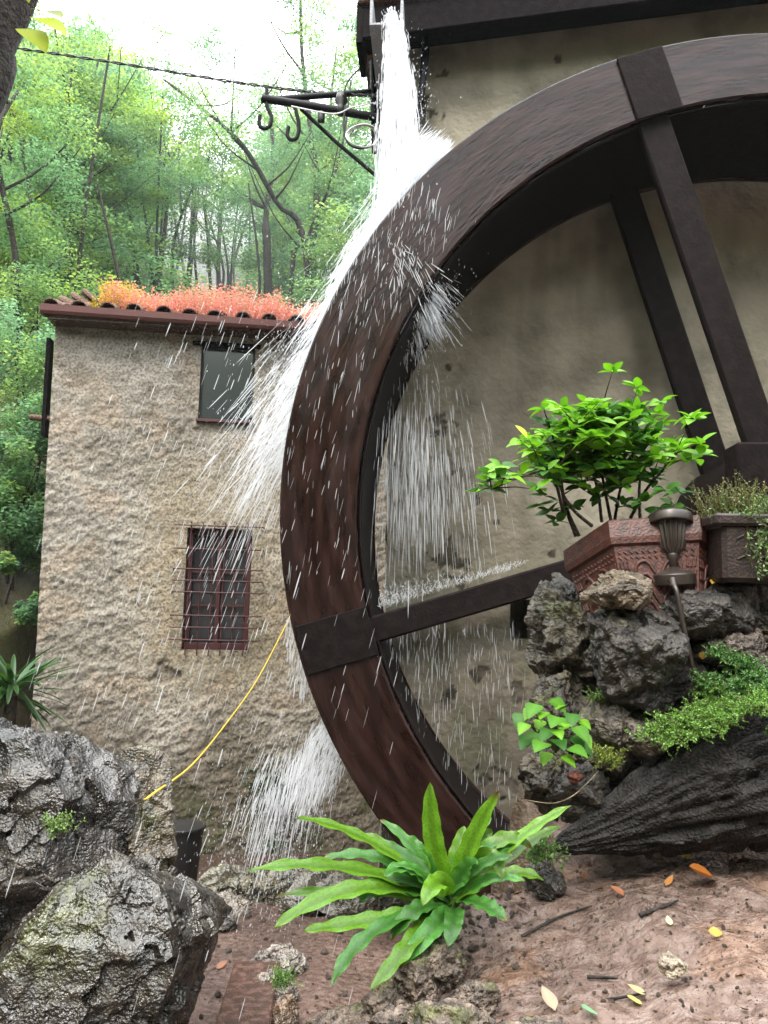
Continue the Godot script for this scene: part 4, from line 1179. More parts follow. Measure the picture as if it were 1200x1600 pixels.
# ---------- bracket, cables ----------
func build_bracket() -> void:
	var br := thing("iron_bracket", "black iron wall bracket with two hanging hooks left of the falling water", "bracket")
	var bar := func(pts: Array, rad: float, called: String, m: Material) -> void:
		var b := Buf.new()
		b.tube(pts, [rad], 7)
		obj(called, b.done(), m, br)
	bar.call([Vector3(-1.116, 6.943, -6.25), Vector3(-0.135, 7.048, -6.25)], 0.026, "bracket_bar", M.iron)
	bar.call([Vector3(-1.097, 6.926, -6.2), Vector3(-0.612, 6.857, -6.2), Vector3(-0.139, 6.777, -6.2)], 0.034, "bracket_bar", M.iron)
	bar.call([Vector3(-0.778, 6.875, -6.25), Vector3(-0.473, 6.583, -6.25), Vector3(-0.128, 6.289, -6.25)], 0.016, "bracket_strut", M.iron)
	bar.call([Vector3(-0.179, 7.328, -6.25), Vector3(-0.163, 6.89, -6.25), Vector3(-0.143, 6.499, -6.25)], 0.03, "bracket_post", M.iron)
	bar.call(curve([Vector3(-1.063, 7.008, -6.2), Vector3(-1.057, 6.864, -6.2), Vector3(-1.015, 6.767, -6.2), Vector3(-1.028, 6.681, -6.2), Vector3(-1.075, 6.657, -6.2), Vector3(-1.114, 6.696, -6.2), Vector3(-1.112, 6.776, -6.2)], 24), 0.017, "hook", M.iron)
	bar.call(curve([Vector3(-0.821, 6.852, -6.2), Vector3(-0.79, 6.738, -6.2), Vector3(-0.782, 6.658, -6.2), Vector3(-0.8, 6.578, -6.2), Vector3(-0.848, 6.565, -6.2), Vector3(-0.876, 6.61, -6.2), Vector3(-0.868, 6.679, -6.2)], 24), 0.017, "hook", M.iron)
	var ins := Buf.new()
	ins.lathe([Vector2(0, -0.1), Vector2(0.035, -0.09), Vector2(0.05, -0.04), Vector2(0.03, -0.01), Vector2(0.055, 0.03), Vector2(0.04, 0.09), Vector2(0, 0.1)], 14, Transform3D(Basis.IDENTITY, Vector3(-0.436, 6.89, -6.2)))
	obj("insulator", ins.done(), M.plastic, br)
	var in2 := Buf.new()
	in2.lathe([Vector2(0, -0.05), Vector2(0.03, -0.04), Vector2(0.03, 0.04), Vector2(0, 0.05)], 12, Transform3D(Basis.IDENTITY, Vector3(-0.599, 6.771, -6.2)))
	obj("insulator", in2.done(), M.plastic, br)
	var cable := thing("overhead_cable", "twisted black overhead cable running from top left to the iron bracket", "cable")
	var p := [Vector3(-4.295, 8.388, -7.5), Vector3(-3.792, 8.163, -7.3), Vector3(-2.652, 7.804, -7), Vector3(-1.381, 7.277, -6.5), Vector3(-0.626, 7.059, -6.3), Vector3(-0.133, 6.973, -6.2)]
	var line := curve(p, 200)
	for s in 2:
		var tw := []
		for k in line.size(): tw.append(line[k] + Vector3(0, cos(k * 0.55 + PI * s), sin(k * 0.55 + PI * s)) * 0.008)
		var b := Buf.new()
		b.tube(tw, [0.0075], 5)
		obj("strand", b.done(), M.cable, cable)
	var wire := thing("wire_coil", "coil of pale wire hanging below the bracket by the water", "wire")
	for k in 3:
		var pts := []
		for j in 33:
			var a := TAU * j / 32.0 + k
			pts.append(Vector3(-0.25, 6.571, -6.15) + Vector3(cos(a) * (0.11 + 0.012 * k), sin(a) * 0.1, 0.01 * k + 0.012 * sin(a * 2)))
		var b := Buf.new()
		b.tube(pts, [0.005], 5)
		obj("loop", b.done(), M.wire, wire)
	var lw := Buf.new()
	lw.tube(curve([Vector3(-0.842, 6.809, -6.12), Vector3(-0.497, 6.75, -6.12), Vector3(-0.34, 6.81, -6.12), Vector3(-0.14, 6.86, -6.12)], 24), [0.006], 5)
	obj("lead", lw.done(), M.wire, wire)
	var loop := Buf.new()
	loop.tube(curve([Vector3(-0.419, 6.931, -6.15), Vector3(-0.375, 7.076, -6.15), Vector3(-0.245, 7.195, -6.15), Vector3(-0.208, 6.994, -6.15)], 24), [0.008], 5)
	obj("drop_cable", loop.done(), M.cable, br)
	var dl := Buf.new()
	dl.tube(curve([Vector3(-0.395, 6.846, -6.15), Vector3(-0.405, 6.647, -6.15), Vector3(-0.359, 6.506, -6.15), Vector3(-0.253, 6.469, -6.15), Vector3(-0.158, 6.506, -6.15)], 20), [0.009], 5)
	obj("drop_cable", dl.done(), M.cable, br)
	# yellow rope
	var ro := Buf.new()
	ro.tube(curve([Vector3(-1, 1.866, -3.55), Vector3(-0.977, 1.882, -3.6), Vector3(-1.133, 1.738, -5), Vector3(-1.139, 1.823, -6), Vector3(-1.071, 2.06, -7), Vector3(-0.99, 2.442, -8), Vector3(-0.894, 2.838, -8.8), Vector3(-0.674, 3.311, -9.26)], 60), [0.0058], 6)
	tag(obj("yellow_rope", ro.done(), M.rope), "thin yellow rope sagging from the tan boulder up behind the wheel", "rope")


# ---------- plants ----------
func frond(base: Vector3, bend: Vector3, tip: Vector3, width: float, face: Vector3, col: Color, wave: float, sd: int) -> ArrayMesh:
	var b := Buf.new()
	var n := 30
	var r := RandomNumberGenerator.new()
	r.seed = sd
	var ph := r.randf() * 6.0
	for k in n + 1:
		var t := float(k) / n
		var p := base * (1 - t) * (1 - t) + bend * 2.0 * t * (1 - t) + tip * t * t
		var d := ((bend - base) * (1 - t) + (tip - bend) * t).normalized()
		var side := d.cross(face).normalized()
		var up := side.cross(d)
		var w := width * 0.5 * (smoothstep(0.02, 0.3, t) * 0.92 + 0.08) * pow(1.0 - pow(t, 5.0), 0.7)
		for s in [-2, -1, 0, 1, 2]:
			var e: float = s / 2.0
			var ruf: float = wave * width * e * e * sin(t * 34.0 + ph + s)
			var q: Vector3 = p + side * (e * w * (1.0 + 0.045 * sin(t * 46.0 + ph * 2.0 + s * 2.0))) + up * (absf(e) * w * 0.28 + ruf)
			var cc := col.lerp(Color(0.16, 0.1, 0.035), smoothstep(0.9, 0.985, t) * (1.0 if sd % 4 == 1 else 0.15))
			var c := cc * (0.62 if s == 0 else (1.0 if absi(s) == 1 else 1.08))
			b.vert(q, c, Vector2(0.5 + e * 0.5, t * 5.0))
	for k in n:
		for s in 4:
			var a := k * 5 + s
			b.quad(a, a + 1, a + 6, a + 5)
	return b.done()

func build_plants() -> void:
	var r := RandomNumberGenerator.new()
	r.seed = 21
	# hart's tongue fern
	var base := Vector3(0.184, 1.961, -2.12)
	base.y = maxf(base.y, ground_h(base.x, base.z) + 0.005)
	var fern := thing("strap_leaf_fern", "bright green strap leaved fern at the edge of the earth bank", "fern", Transform3D(Basis.IDENTITY, base))
	var bright_green := Color(0.125, 0.255, 0.018)  # brighter frond green, the deeper one follows
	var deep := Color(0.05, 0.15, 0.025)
	var F := [
		[Vector3(0.133, 2.266, -2.1), Vector3(0.131, 2.092, -2.12), 0.062, bright_green * 1.15, Vector3(0, 0.25, 1)],
		[Vector3(0.302, 2.26, -2.05), Vector3(0.213, 2.099, -2.1), 0.058, bright_green * 1.1, Vector3(-0.5, 0.35, 1)],
		[Vector3(-0.192, 2.201, -1.98), Vector3(-0.031, 2.156, -2.1), 0.045, bright_green, Vector3(0.2, 1, 0.5)],
		[Vector3(-0.298, 2.086, -1.95), Vector3(-0.091, 2.107, -2.05), 0.058, bright_green * 0.95, Vector3(0.1, 1, 0.35)],
		[Vector3(-0.225, 1.989, -1.88), Vector3(-0.042, 2.093, -2), 0.06, bright_green * 0.95, Vector3(0.1, 1, 0.5)],
		[Vector3(-0.236, 2.016, -2), Vector3(-0.043, 2.023, -2.08), 0.042, bright_green, Vector3(0, 1, 0.4)],
		[Vector3(-0.161, 1.977, -1.9), Vector3(0.007, 1.982, -1.95), 0.055, bright_green, Vector3(0.1, 1, 0.5)],
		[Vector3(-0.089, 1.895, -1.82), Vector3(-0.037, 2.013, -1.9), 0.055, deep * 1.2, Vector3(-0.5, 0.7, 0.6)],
		[Vector3(-0.007, 1.898, -1.8), Vector3(0.108, 1.975, -1.9), 0.055, bright_green * 0.85, Vector3(-0.3, 0.7, 0.7)],
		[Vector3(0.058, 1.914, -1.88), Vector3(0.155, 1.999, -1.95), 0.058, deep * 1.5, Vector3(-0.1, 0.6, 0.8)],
		[Vector3(0.108, 2.029, -1.92), Vector3(0.157, 2.105, -2), 0.06, bright_green * 1.1, Vector3(-0.2, 0.5, 1)],
		[Vector3(0.506, 2.206, -2.15), Vector3(0.367, 2.136, -2.15), 0.042, bright_green * 1.15, Vector3(-0.2, 0.9, 0.6)],
		[Vector3(0.492, 2.142, -2.2), Vector3(0.376, 2.104, -2.18), 0.04, bright_green, Vector3(0, 1, 0.5)],
		[Vector3(0.307, 1.988, -1.95), Vector3(0.25, 2.026, -2), 0.06, deep, Vector3(0, 1, 0.4)],
		[Vector3(0.423, 2.034, -2.1), Vector3(0.327, 2.086, -2.1), 0.05, bright_green * 0.9, Vector3(0, 1, 0.5)],
		[Vector3(0.308, 2.121, -2.2), Vector3(0.265, 2.12, -2.2), 0.055, bright_green * 0.8, Vector3(0.3, 0.5, 1)],
		[Vector3(0.311, 2.048, -2.05), Vector3(0.302, 2.163, -2.1), 0.058, bright_green * 0.8, Vector3(0.2, 0.5, 1)],
		[Vector3(0.401, 2.097, -2.15), Vector3(0.309, 2.183, -2.15), 0.05, bright_green * 0.8, Vector3(-0.3, 0.7, 0.7)],
		[Vector3(-0.055, 2.11, -2.2), Vector3(0.054, 2.083, -2.2), 0.05, bright_green * 0.8, Vector3(0, 0.9, 0.5)],
		[Vector3(0.089, 2.095, -2.25), Vector3(0.122, 2.052, -2.2), 0.05, deep * 1.3, Vector3(0, 0.6, 1)],
		[Vector3(0.02, 2.065, -2), Vector3(0.084, 2.096, -2.1), 0.055, deep * 1.4, Vector3(0, 1, 0.5)],
		[Vector3(-0.145, 2.053, -2.15), Vector3(0.019, 2.104, -2.18), 0.05, deep * 1.6, Vector3(0, 1, 0.4)],
		[Vector3(0.242, 2.11, -2.3), Vector3(0.212, 2.048, -2.22), 0.05, bright_green * 0.8, Vector3(0, 0.4, 1)],
		[Vector3(-0.04, 1.999, -2.02), Vector3(0.053, 2.04, -2.08), 0.052, deep * 1.5, Vector3(0, 1, 0.4)],
		[Vector3(0.166, 1.949, -1.9), Vector3(0.193, 2.01, -1.96), 0.055, deep, Vector3(0, 0.8, 0.7)],
		[Vector3(0.037, 1.94, -1.95), Vector3(0.097, 2.023, -2), 0.055, deep * 0.9, Vector3(-0.2, 0.8, 0.6)],
		[Vector3(0.248, 2.084, -2.05), Vector3(0.23, 2.084, -2.1), 0.05, deep, Vector3(0, 0.6, 0.8)],
	]
	for k in 18:   # younger fronds crowded in the middle
		var a := r.randf_range(0.3, TAU)
		var l := r.randf_range(0.12, 0.22)
		var t := Vector3(cos(a) * l, r.randf_range(0.04, 0.2), sin(a) * l * 0.7)
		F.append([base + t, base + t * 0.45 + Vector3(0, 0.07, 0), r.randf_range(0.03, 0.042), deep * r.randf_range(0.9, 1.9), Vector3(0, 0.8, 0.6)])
	for k in F.size():
		var f = F[k]
		var st := Vector3(r.randf_range(-0.035, 0.035), 0, r.randf_range(-0.03, 0.03))
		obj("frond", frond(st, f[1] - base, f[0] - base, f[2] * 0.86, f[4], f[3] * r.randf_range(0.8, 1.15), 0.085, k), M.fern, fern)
	# planter with a leafy bush
	var c1 := Vector3(0.695, 2.993, -2.45)
	var c0 := Vector3(0.957, 3.009, -2.4)
	var c2 := Vector3(0.612, 2.912, -2.7)
	var e1 := (c0 - c1).normalized()
	var side := (c0 - c1).length()
	var nrm := e1.cross(c2 - c1).normalized()
	if nrm.y < 0: nrm = -nrm
	var inw := nrm.cross(e1)
	if inw.dot(c2 - c1) < 0: inw = -inw
	var mid := c1 + e1 * side * 0.5 + inw * side * 0.866
	var pot := thing("hexagonal_planter", "terracotta six sided planter with leaf relief, tilted on the wall", "planter", Transform3D(Basis(e1, nrm, e1.cross(nrm)), mid - nrm * 0.32))
	var hex := func(rad: float, y: float) -> Array:
		var out := []
		for k in 6:
			var a := PI / 6.0 + PI / 3.0 * k + PI / 6.0
			out.append(Vector3(cos(a) * rad, y, sin(a) * rad))
		return out
	var pb := Buf.new()
	var rows := [[side * 0.74, 0.0], [side * 0.93, 0.235], [side * 0.98, 0.24], [side * 1.0, 0.26], [side * 1.0, 0.315], [side * 0.985, 0.32], [side * 0.9, 0.32], [side * 0.88, 0.28]]
	for k in rows.size() - 1:
		var a: Array = hex.call(rows[k][0], rows[k][1])
		var z: Array = hex.call(rows[k + 1][0], rows[k + 1][1])
		for j in 6: pb.flat([a[j], a[(j + 1) % 6], z[(j + 1) % 6], z[j]], Color.WHITE, Vector3(0, 0.16, 0) if k < 5 else Vector3(0, -3, 0) if k == 5 else (a[j] + a[(j + 1) % 6]) * 3.0)
	pb.flat(hex.call(side * 0.74, 0.001), Color.WHITE, Vector3(0, 0.2, 0))
	obj("pot", pb.done(), M.pot, pot)
	var sl := Buf.new()
	sl.flat(hex.call(side * 0.89, 0.285), Color(0.03, 0.022, 0.016), Vector3.ZERO)
	obj("soil", sl.done(), M.earth, pot)
	# raised ornament on each side: curling leaves below, woven beads above
	for j in 6:
		var lo0: Vector3 = hex.call(side * 0.74, 0.0)[j]
		var lo1: Vector3 = hex.call(side * 0.74, 0.0)[(j + 1) % 6]
		var hi0: Vector3 = hex.call(side * 0.93, 0.235)[j]
		var hi1: Vector3 = hex.call(side * 0.93, 0.235)[(j + 1) % 6]
		var on := func(u: float, v: float) -> Vector3: return lo0.lerp(lo1, u).lerp(hi0.lerp(hi1, u), v)
		var ob := Buf.new()
		for s in [-1, 1]:
			for k in 4:
				var y := 0.08 + 0.17 * k
				ob.tube(curve([on.call(0.5 + s * 0.02, y), on.call(0.5 + s * 0.13, y + 0.2), on.call(0.5 + s * 0.26, y + 0.16), on.call(0.5 + s * 0.3, y - 0.02)], 8), [0.0035, 0.006, 0.006, 0.007, 0.007, 0.006, 0.006, 0.005, 0.003], 6)
			for k in 5:
				for q in 3:
					ob.tube([on.call(0.5 + s * (0.36 + 0.045 * q), 0.1 + 0.15 * k), on.call(0.5 + s * (0.37 + 0.045 * q), 0.2 + 0.15 * k)], [0.005, 0.0035], 5)
		for q in 13:
			for k in 2: ob.tube([on.call(0.06 + 0.073 * q, 0.83 + 0.07 * k), on.call(0.09 + 0.073 * q, 0.86 + 0.07 * k)], [0.004, 0.004], 5)
		obj("relief_ornament", ob.done(), M.pot, pot)
	var bb := mid - nrm * 0.04
	var bush := thing("leafy_bush", "bright green broad leaved bush growing in the tilted terracotta planter", "bush", Transform3D(Basis.IDENTITY, bb))
	var brn := Buf.new()
	var tips := []
	var stems := [[Vector3(0.631, 2.953, -2.6), Vector3(0.595, 3.078, -2.62), Vector3(0.57, 3.251, -2.62), Vector3(0.527, 3.376, -2.6)], [Vector3(0.642, 2.954, -2.6), Vector3(0.6, 3.054, -2.6), Vector3(0.575, 3.173, -2.55), Vector3(0.62, 3.311, -2.5)], [Vector3(0.671, 2.983, -2.55), Vector3(0.588, 3.041, -2.5), Vector3(0.551, 3.143, -2.5), Vector3(0.597, 3.237, -2.45)], [Vector3(0.585, 3.03, -2.58), Vector3(0.527, 3.142, -2.5), Vector3(0.427, 3.121, -2.45), Vector3(0.329, 3.074, -2.42)],
		[Vector3(0.753, 3.007, -2.62), Vector3(0.733, 3.114, -2.62), Vector3(0.722, 3.26, -2.65), Vector3(0.734, 3.394, -2.65)], [Vector3(0.773, 3.011, -2.65), Vector3(0.781, 3.122, -2.6), Vector3(0.819, 3.248, -2.58), Vector3(0.816, 3.383, -2.6)], [Vector3(0.826, 3.023, -2.65), Vector3(0.865, 3.114, -2.6), Vector3(0.912, 3.181, -2.55), Vector3(0.944, 3.228, -2.52)], [Vector3(0.744, 3.015, -2.7), Vector3(0.736, 3.167, -2.75), Vector3(0.682, 3.314, -2.8), Vector3(0.637, 3.407, -2.8)], [Vector3(0.875, 3.029, -2.7), Vector3(0.884, 3.166, -2.72), Vector3(0.94, 3.286, -2.75), Vector3(0.931, 3.378, -2.75)]]
	for s in stems:
		var line := curve(s.map(func(p): return p - bb), 16)
		brn.tube(line, taper(0.006, 0.0022, 16), 6, Color(0.06, 0.045, 0.035))
		for k in 11:
			var p: Vector3 = line[r.randi_range(7, 16)]
			var e := p + Vector3(r.randfn(), r.randf_range(-0.3, 1.0), r.randfn()).normalized() * r.randf_range(0.05, 0.15)
			brn.tube([p, (p + e) / 2 + Vector3(0, 0.005, 0), e], [0.0025, 0.002, 0.001], 4, Color(0.07, 0.06, 0.03))
			tips.append(e)
		tips.append(line[-1])
	obj("branches", brn.done(), M.bark, bush)
	var kinds := []
	for k in 5: kinds.append(leaf_mesh(0.042 + 0.005 * k, 0.026 + 0.003 * k, 0.25, 0.12 + 0.05 * k, Color(0.10 + 0.02 * k, 0.26 + 0.03 * k, 0.02), 0.72))
	var dark_leaf := leaf_mesh(0.05, 0.03, 0.2, 0.2, Color(0.045, 0.13, 0.02), 0.72)  # darker green leaf, used low down and in the bulk foliage
	var lemon := leaf_mesh(0.055, 0.034, 0.2, 0.1, Color(0.5, 0.55, 0.05), 0.72)
	# extra leaf whorls fill a rounded crown
	var cc := Vector3(0.708, 3.239, -2.6) - bb
	for k in 190:
		var d := Vector3(r.randfn(), r.randfn(), r.randfn()).normalized() * pow(r.randf(), 0.33)
		var p := cc + d * Vector3(0.215, 0.17, 0.18)
		if p.y - cc.y < -0.08 and p.x < cc.x - 0.02: continue
		tips.append(p)
	for p in [Vector3(0.875, 3.091, -2.45), Vector3(0.905, 3.045, -2.48), Vector3(0.811, 3.056, -2.5), Vector3(0.78, 3.058, -2.6), Vector3(0.889, 3.033, -2.55), Vector3(0.971, 3.105, -2.6), Vector3(0.548, 3.032, -2.6), Vector3(0.516, 3.052, -2.6), Vector3(0.564, 3, -2.6), Vector3(0.531, 3.087, -2.62)]: tips.append(p - bb)
	var count := 0
	var rest := []
	for p in tips:
		for q in 6:
			var a := TAU * q / 6.0 + r.randf()
			var d := Vector3(cos(a), r.randf_range(-0.35, 0.95), sin(a))
			var tf := aim(p + d * 0.004, d, Vector3(r.randfn() * 0.5, 1, r.randfn() * 0.4 + 0.35))
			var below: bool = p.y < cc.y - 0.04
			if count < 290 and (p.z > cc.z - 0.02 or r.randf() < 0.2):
				obj("leaf", lemon if r.randf() < 0.012 else (dark_leaf if below and r.randf() < 0.6 else kinds[r.randi() % 5]), M.bushleaf, bush, tf)
				count += 1
			else: rest.append(tf)
	copies("foliage", kinds[2], M.bushleaf, rest.slice(0, rest.size() / 2), bush)
	copies("foliage", dark_leaf, M.bushleaf, rest.slice(rest.size() / 2), bush)
	# second planter at the right edge with heather and trailing stonecrop
	var p2 := thing("dark_planter", "dark rectangular planter behind the garden lamp at the right edge", "planter", Transform3D(Basis(Vector3.UP, -0.04), Vector3(1.24, 2.818, -2.42)))
	var q2 := Buf.new()
	q2.box(Vector3(0, 0.07, 0), Vector3(0.5, 0.17, 0.26), Basis.IDENTITY, 0.012)
	obj("pot", q2.done(), M.darkpot, p2)
	var q3 := Buf.new()
	for s in [-1, 1]:
		q3.box(Vector3(0, 0.165, s * 0.13), Vector3(0.55, 0.035, 0.03), Basis.IDENTITY, 0.008)
		q3.box(Vector3(s * 0.26, 0.165, 0), Vector3(0.03, 0.034, 0.228), Basis.IDENTITY, 0.008)
	obj("rim", q3.done(), M.darkpot, p2)
	var q4 := Buf.new()
	for k in 8:
		for j in 2: q4.tube([Vector3(-0.21 + 0.06 * k, 0.05 + 0.06 * j, 0.13), Vector3(-0.19 + 0.06 * k, 0.06 + 0.06 * j, 0.13)], [0.004, 0.005], 5)
	obj("relief_ornament", q4.done(), M.darkpot, p2)
	var sprig := func(b: Buf, p: Vector3, e: Vector3, n: int, l: float, col: Color) -> void:
		var bend := (p + e) / 2 + Vector3(r.randfn(), r.randfn(), r.randfn()) * (e - p).length() * 0.08
		b.tube([p, bend, e], [0.0016, 0.0013, 0.0007], 3, Color(0.09, 0.075, 0.03))
		for k in n:
			var t := 0.12 + 0.88 * k / n
			var o := p.lerp(bend, t * 2) if t < 0.5 else bend.lerp(e, t * 2 - 1)
			var d := (Vector3(r.randfn(), r.randfn(), r.randfn()).normalized() + (e - p).normalized() * 0.8).normalized()
			var s := d.cross(Vector3(r.randfn(), r.randfn(), r.randfn())).normalized()
			var ll := l * r.randf_range(0.7, 1.2)
			b.flat([o, o + d * ll * 0.5 + s * ll * 0.22, o + d * ll, o + d * ll * 0.5 - s * ll * 0.22], col * r.randf_range(0.7, 1.3))
	var h1 := thing("heather", "olive green heather bush growing in the dark planter", "plant", Transform3D(Basis.IDENTITY, Vector3(1.087, 2.981, -2.44)))
	var hb := Buf.new()
	for k in 260:
		var p := Vector3(r.randfn() * 0.045, -0.02, r.randfn() * 0.04)
		var e := p + Vector3(r.randfn() * 0.055, r.randf_range(0.06, 0.14) + 0.03 * r.randf(), r.randfn() * 0.05)
		if k < 8: e = p + Vector3(r.randfn() * 0.05 + 0.0, r.randf_range(0.15, 0.21), r.randfn() * 0.03)
		sprig.call(hb, p, e, 22, 0.009, Color(0.14, 0.17, 0.045) if k % 3 else Color(0.22, 0.2, 0.07))
	obj("foliage", hb.done(), M.needle, h1).set_meta("kind", "stuff")
	var h2 := thing("trailing_stonecrop", "pale green stonecrop trailing down over the dark planter rim", "plant", Transform3D(Basis.IDENTITY, Vector3(1.106, 2.97, -2.33)))
	var tb := Buf.new()
	for k in 150:
		var p := Vector3(r.randfn() * 0.05 + 0.03, -0.01, r.randfn() * 0.03)
		sprig.call(tb, p, p + Vector3(r.randfn() * 0.05, r.randf_range(0.02, 0.11), r.randfn() * 0.04), 16, 0.012, Color(0.14, 0.24, 0.08))
	for k in 26:
		var p := Vector3(-0.005 + r.randfn() * 0.014, 0.0, 0.035)
		sprig.call(tb, p, p + Vector3(r.randfn() * 0.02 - (0.02 if k < 3 else 0.0), -r.randf_range(0.06, 0.17), 0.02), 20, 0.014, Color(0.17, 0.28, 0.1))
	obj("foliage", tb.done(), M.needle, h2).set_meta("kind", "stuff")
	# spreading juniper
	var ju := thing("spreading_juniper", "low feathery green juniper spreading over the log and wall stones", "shrub", Transform3D(Basis.IDENTITY, Vector3(1.119, 2.481, -2.36)))
	var jo := ju.position
	var jb := Buf.new()
	var jt := [Vector3(0.712, 2.378, -2.2), Vector3(0.755, 2.397, -2.25), Vector3(0.773, 2.366, -2.18), Vector3(0.825, 2.415, -2.2), Vector3(0.839, 2.389, -2.15), Vector3(0.886, 2.435, -2.18), Vector3(0.907, 2.415, -2.15), Vector3(0.945, 2.453, -2.12), Vector3(0.987, 2.472, -2.1), Vector3(0.927, 2.483, -2.3), Vector3(0.966, 2.59, -2.32), Vector3(0.994, 2.573, -2.3), Vector3(1.03, 2.558, -2.28), Vector3(0.916, 2.513, -2.3), Vector3(0.988, 2.507, -2.25), Vector3(1.042, 2.534, -2.25), Vector3(1.053, 2.513, -2.2), Vector3(0.825, 2.382, -2.25), Vector3(0.762, 2.373, -2.22), Vector3(1.051, 2.443, -2.15), Vector3(1.147, 2.532, -2.3), Vector3(0.861, 2.391, -2.25), Vector3(0.947, 2.451, -2.2)]
	for tip: Vector3 in jt:
		var e := tip - jo
		var line := curve([Vector3(r.randfn() * 0.03, -0.02, 0.0), e * 0.55 + Vector3(0, 0.015, 0.0), e], 14)
		jb.tube(line, taper(0.004, 0.001, 14), 4, Color(0.08, 0.055, 0.03))
		for k in 80:
			var i := r.randi_range(4, 14)
			var p: Vector3 = line[i]
			var dir: Vector3 = (line[-1] - line[0]).normalized()
			var q := p + (dir * 0.9 + Vector3(r.randfn(), r.randfn() * 0.7 + 0.15, r.randfn()) * 0.75).normalized() * r.randf_range(0.025, 0.06)
			sprig.call(jb, p, q, 20, 0.0085, Color(0.11, 0.26, 0.07) if tip.y > 2.5 else Color(0.17, 0.34, 0.06))
	obj("foliage", jb.done(), M.needle, ju).set_meta("kind", "stuff")
	# plant with broad toothed leaves on the rocks
	var bo := Vector3(0.508, 2.324, -2.35)
	var br := thing("broad_leaf_plant", "small plant with glossy broad leaves on the rocks above the fern", "plant", Transform3D(Basis.IDENTITY, bo))
	var bl := [leaf_mesh(0.058, 0.052, 0.15, 0.25, Color(0.07, 0.19, 0.02), 0.5, 0.08), leaf_mesh(0.05, 0.046, 0.12, 0.35, Color(0.045, 0.14, 0.022), 0.5, 0.08), leaf_mesh(0.045, 0.038, 0.12, 0.3, Color(0.12, 0.27, 0.02), 0.5, 0.08)]
	var sb := Buf.new()
	for q in [[Vector3(0.429, 2.431, -2.300), -1], [Vector3(0.401, 2.418, -2.300), -1], [Vector3(0.461, 2.427, -2.280), 0], [Vector3(0.521, 2.441, -2.350), 0], [Vector3(0.546, 2.421, -2.300), 1], [Vector3(0.564, 2.404, -2.300), 1], [Vector3(0.516, 2.401, -2.250), 0], [Vector3(0.472, 2.383, -2.250), -1], [Vector3(0.447, 2.366, -2.300), -1], [Vector3(0.483, 2.362, -2.220), 0], [Vector3(0.534, 2.367, -2.250), 1], [Vector3(0.559, 2.345, -2.280), 1], [Vector3(0.457, 2.327, -2.220), -1], [Vector3(0.496, 2.323, -2.200), 0], [Vector3(0.462, 2.397, -2.330), -1], [Vector3(0.485, 2.406, -2.270), 0], [Vector3(0.420, 2.357, -2.300), -1], [Vector3(0.497, 2.455, -2.350), 0], [Vector3(0.439, 2.447, -2.280), -1], [Vector3(0.540, 2.394, -2.240), 1], [Vector3(0.407, 2.397, -2.260), -1], [Vector3(0.487, 2.421, -2.220), 0], [Vector3(0.444, 2.356, -2.200), -1], [Vector3(0.513, 2.344, -2.200), 1], [Vector3(0.475, 2.390, -2.200), 0], [Vector3(0.558, 2.372, -2.240), 1]]:
		var p: Vector3 = q[0] - bo
		sb.tube([Vector3(0, -0.02, 0), p * 0.5 + Vector3(0, 0.01, 0), p], [0.0018, 0.0014, 0.001], 4, Color(0.12, 0.14, 0.05))
		obj("leaf", bl[r.randi() % 3], M.bushleaf, br, aim(p, Vector3(q[1] * 0.6 + r.randfn() * 0.3, -0.25 + r.randfn() * 0.2, 0.7), Vector3(0, 1, 0.35)))
	obj("stem", sb.done(), M.bushleaf, br)
	# mossy herbs in the rocks
	var herbs := [["yellow green moss tuft beside the upright mossy rock", Vector3(0.635, 2.291, -2.3), 0.05, Color(0.2, 0.27, 0.04)], ["small bright herb in the joint above the broad leaf plant", Vector3(0.651, 2.451, -2.42), 0.03, Color(0.12, 0.26, 0.05)], ["wispy green weed at the right of the fern", Vector3(0.448, 2.053, -2.22), 0.05, Color(0.1, 0.22, 0.05)], ["tiny green herb at the lower path edge", Vector3(-0.395, 1.076, -3.7), 0.06, Color(0.13, 0.27, 0.06)], ["pale green fern tuft growing in the boulder crack", Vector3(-1.206, 1.84, -3.15), 0.06, Color(0.16, 0.27, 0.07)], ["dark green weed under the splash on the wet rock", Vector3(-0.828, 0.804, -6.6), 0.1, Color(0.05, 0.1, 0.03)], ["green weed hanging on the house foot", Vector3(-1.174, 0.704, -8.9), 0.25, Color(0.05, 0.08, 0.03)]]
	for h in herbs:
		var o := thing("wild_herb", h[0], "plant", Transform3D(Basis.IDENTITY, h[1]), "wild herbs in the rocks")
		var b := Buf.new()
		for k in 60:
			var p: Vector3 = Vector3(r.randfn(), r.randfn() * 0.5, r.randfn()) * h[2] * 0.35
			sprig.call(b, p, p + Vector3(r.randfn() * 0.5, r.randf_range(0.0, 1.0), r.randfn() * 0.5) * h[2], 12, h[2] * 0.22, h[3])
		obj("foliage", b.done(), M.needle, o).set_meta("kind", "stuff")
	# yucca
	var yo := Vector3(-3.62, 1.5, -8.0)
	var yu := thing("yucca", "dark green spiky yucca beside the house corner", "plant", Transform3D(Basis.IDENTITY, yo))
	var tr := Buf.new()
	tr.tube([Vector3(0, ground_h(yo.x, yo.z) - yo.y - 0.1, 0), Vector3(0, 0.35, 0)], [0.07, 0.06], 8, Color(0.06, 0.045, 0.03))
	obj("stem", tr.done(), M.bark, yu)
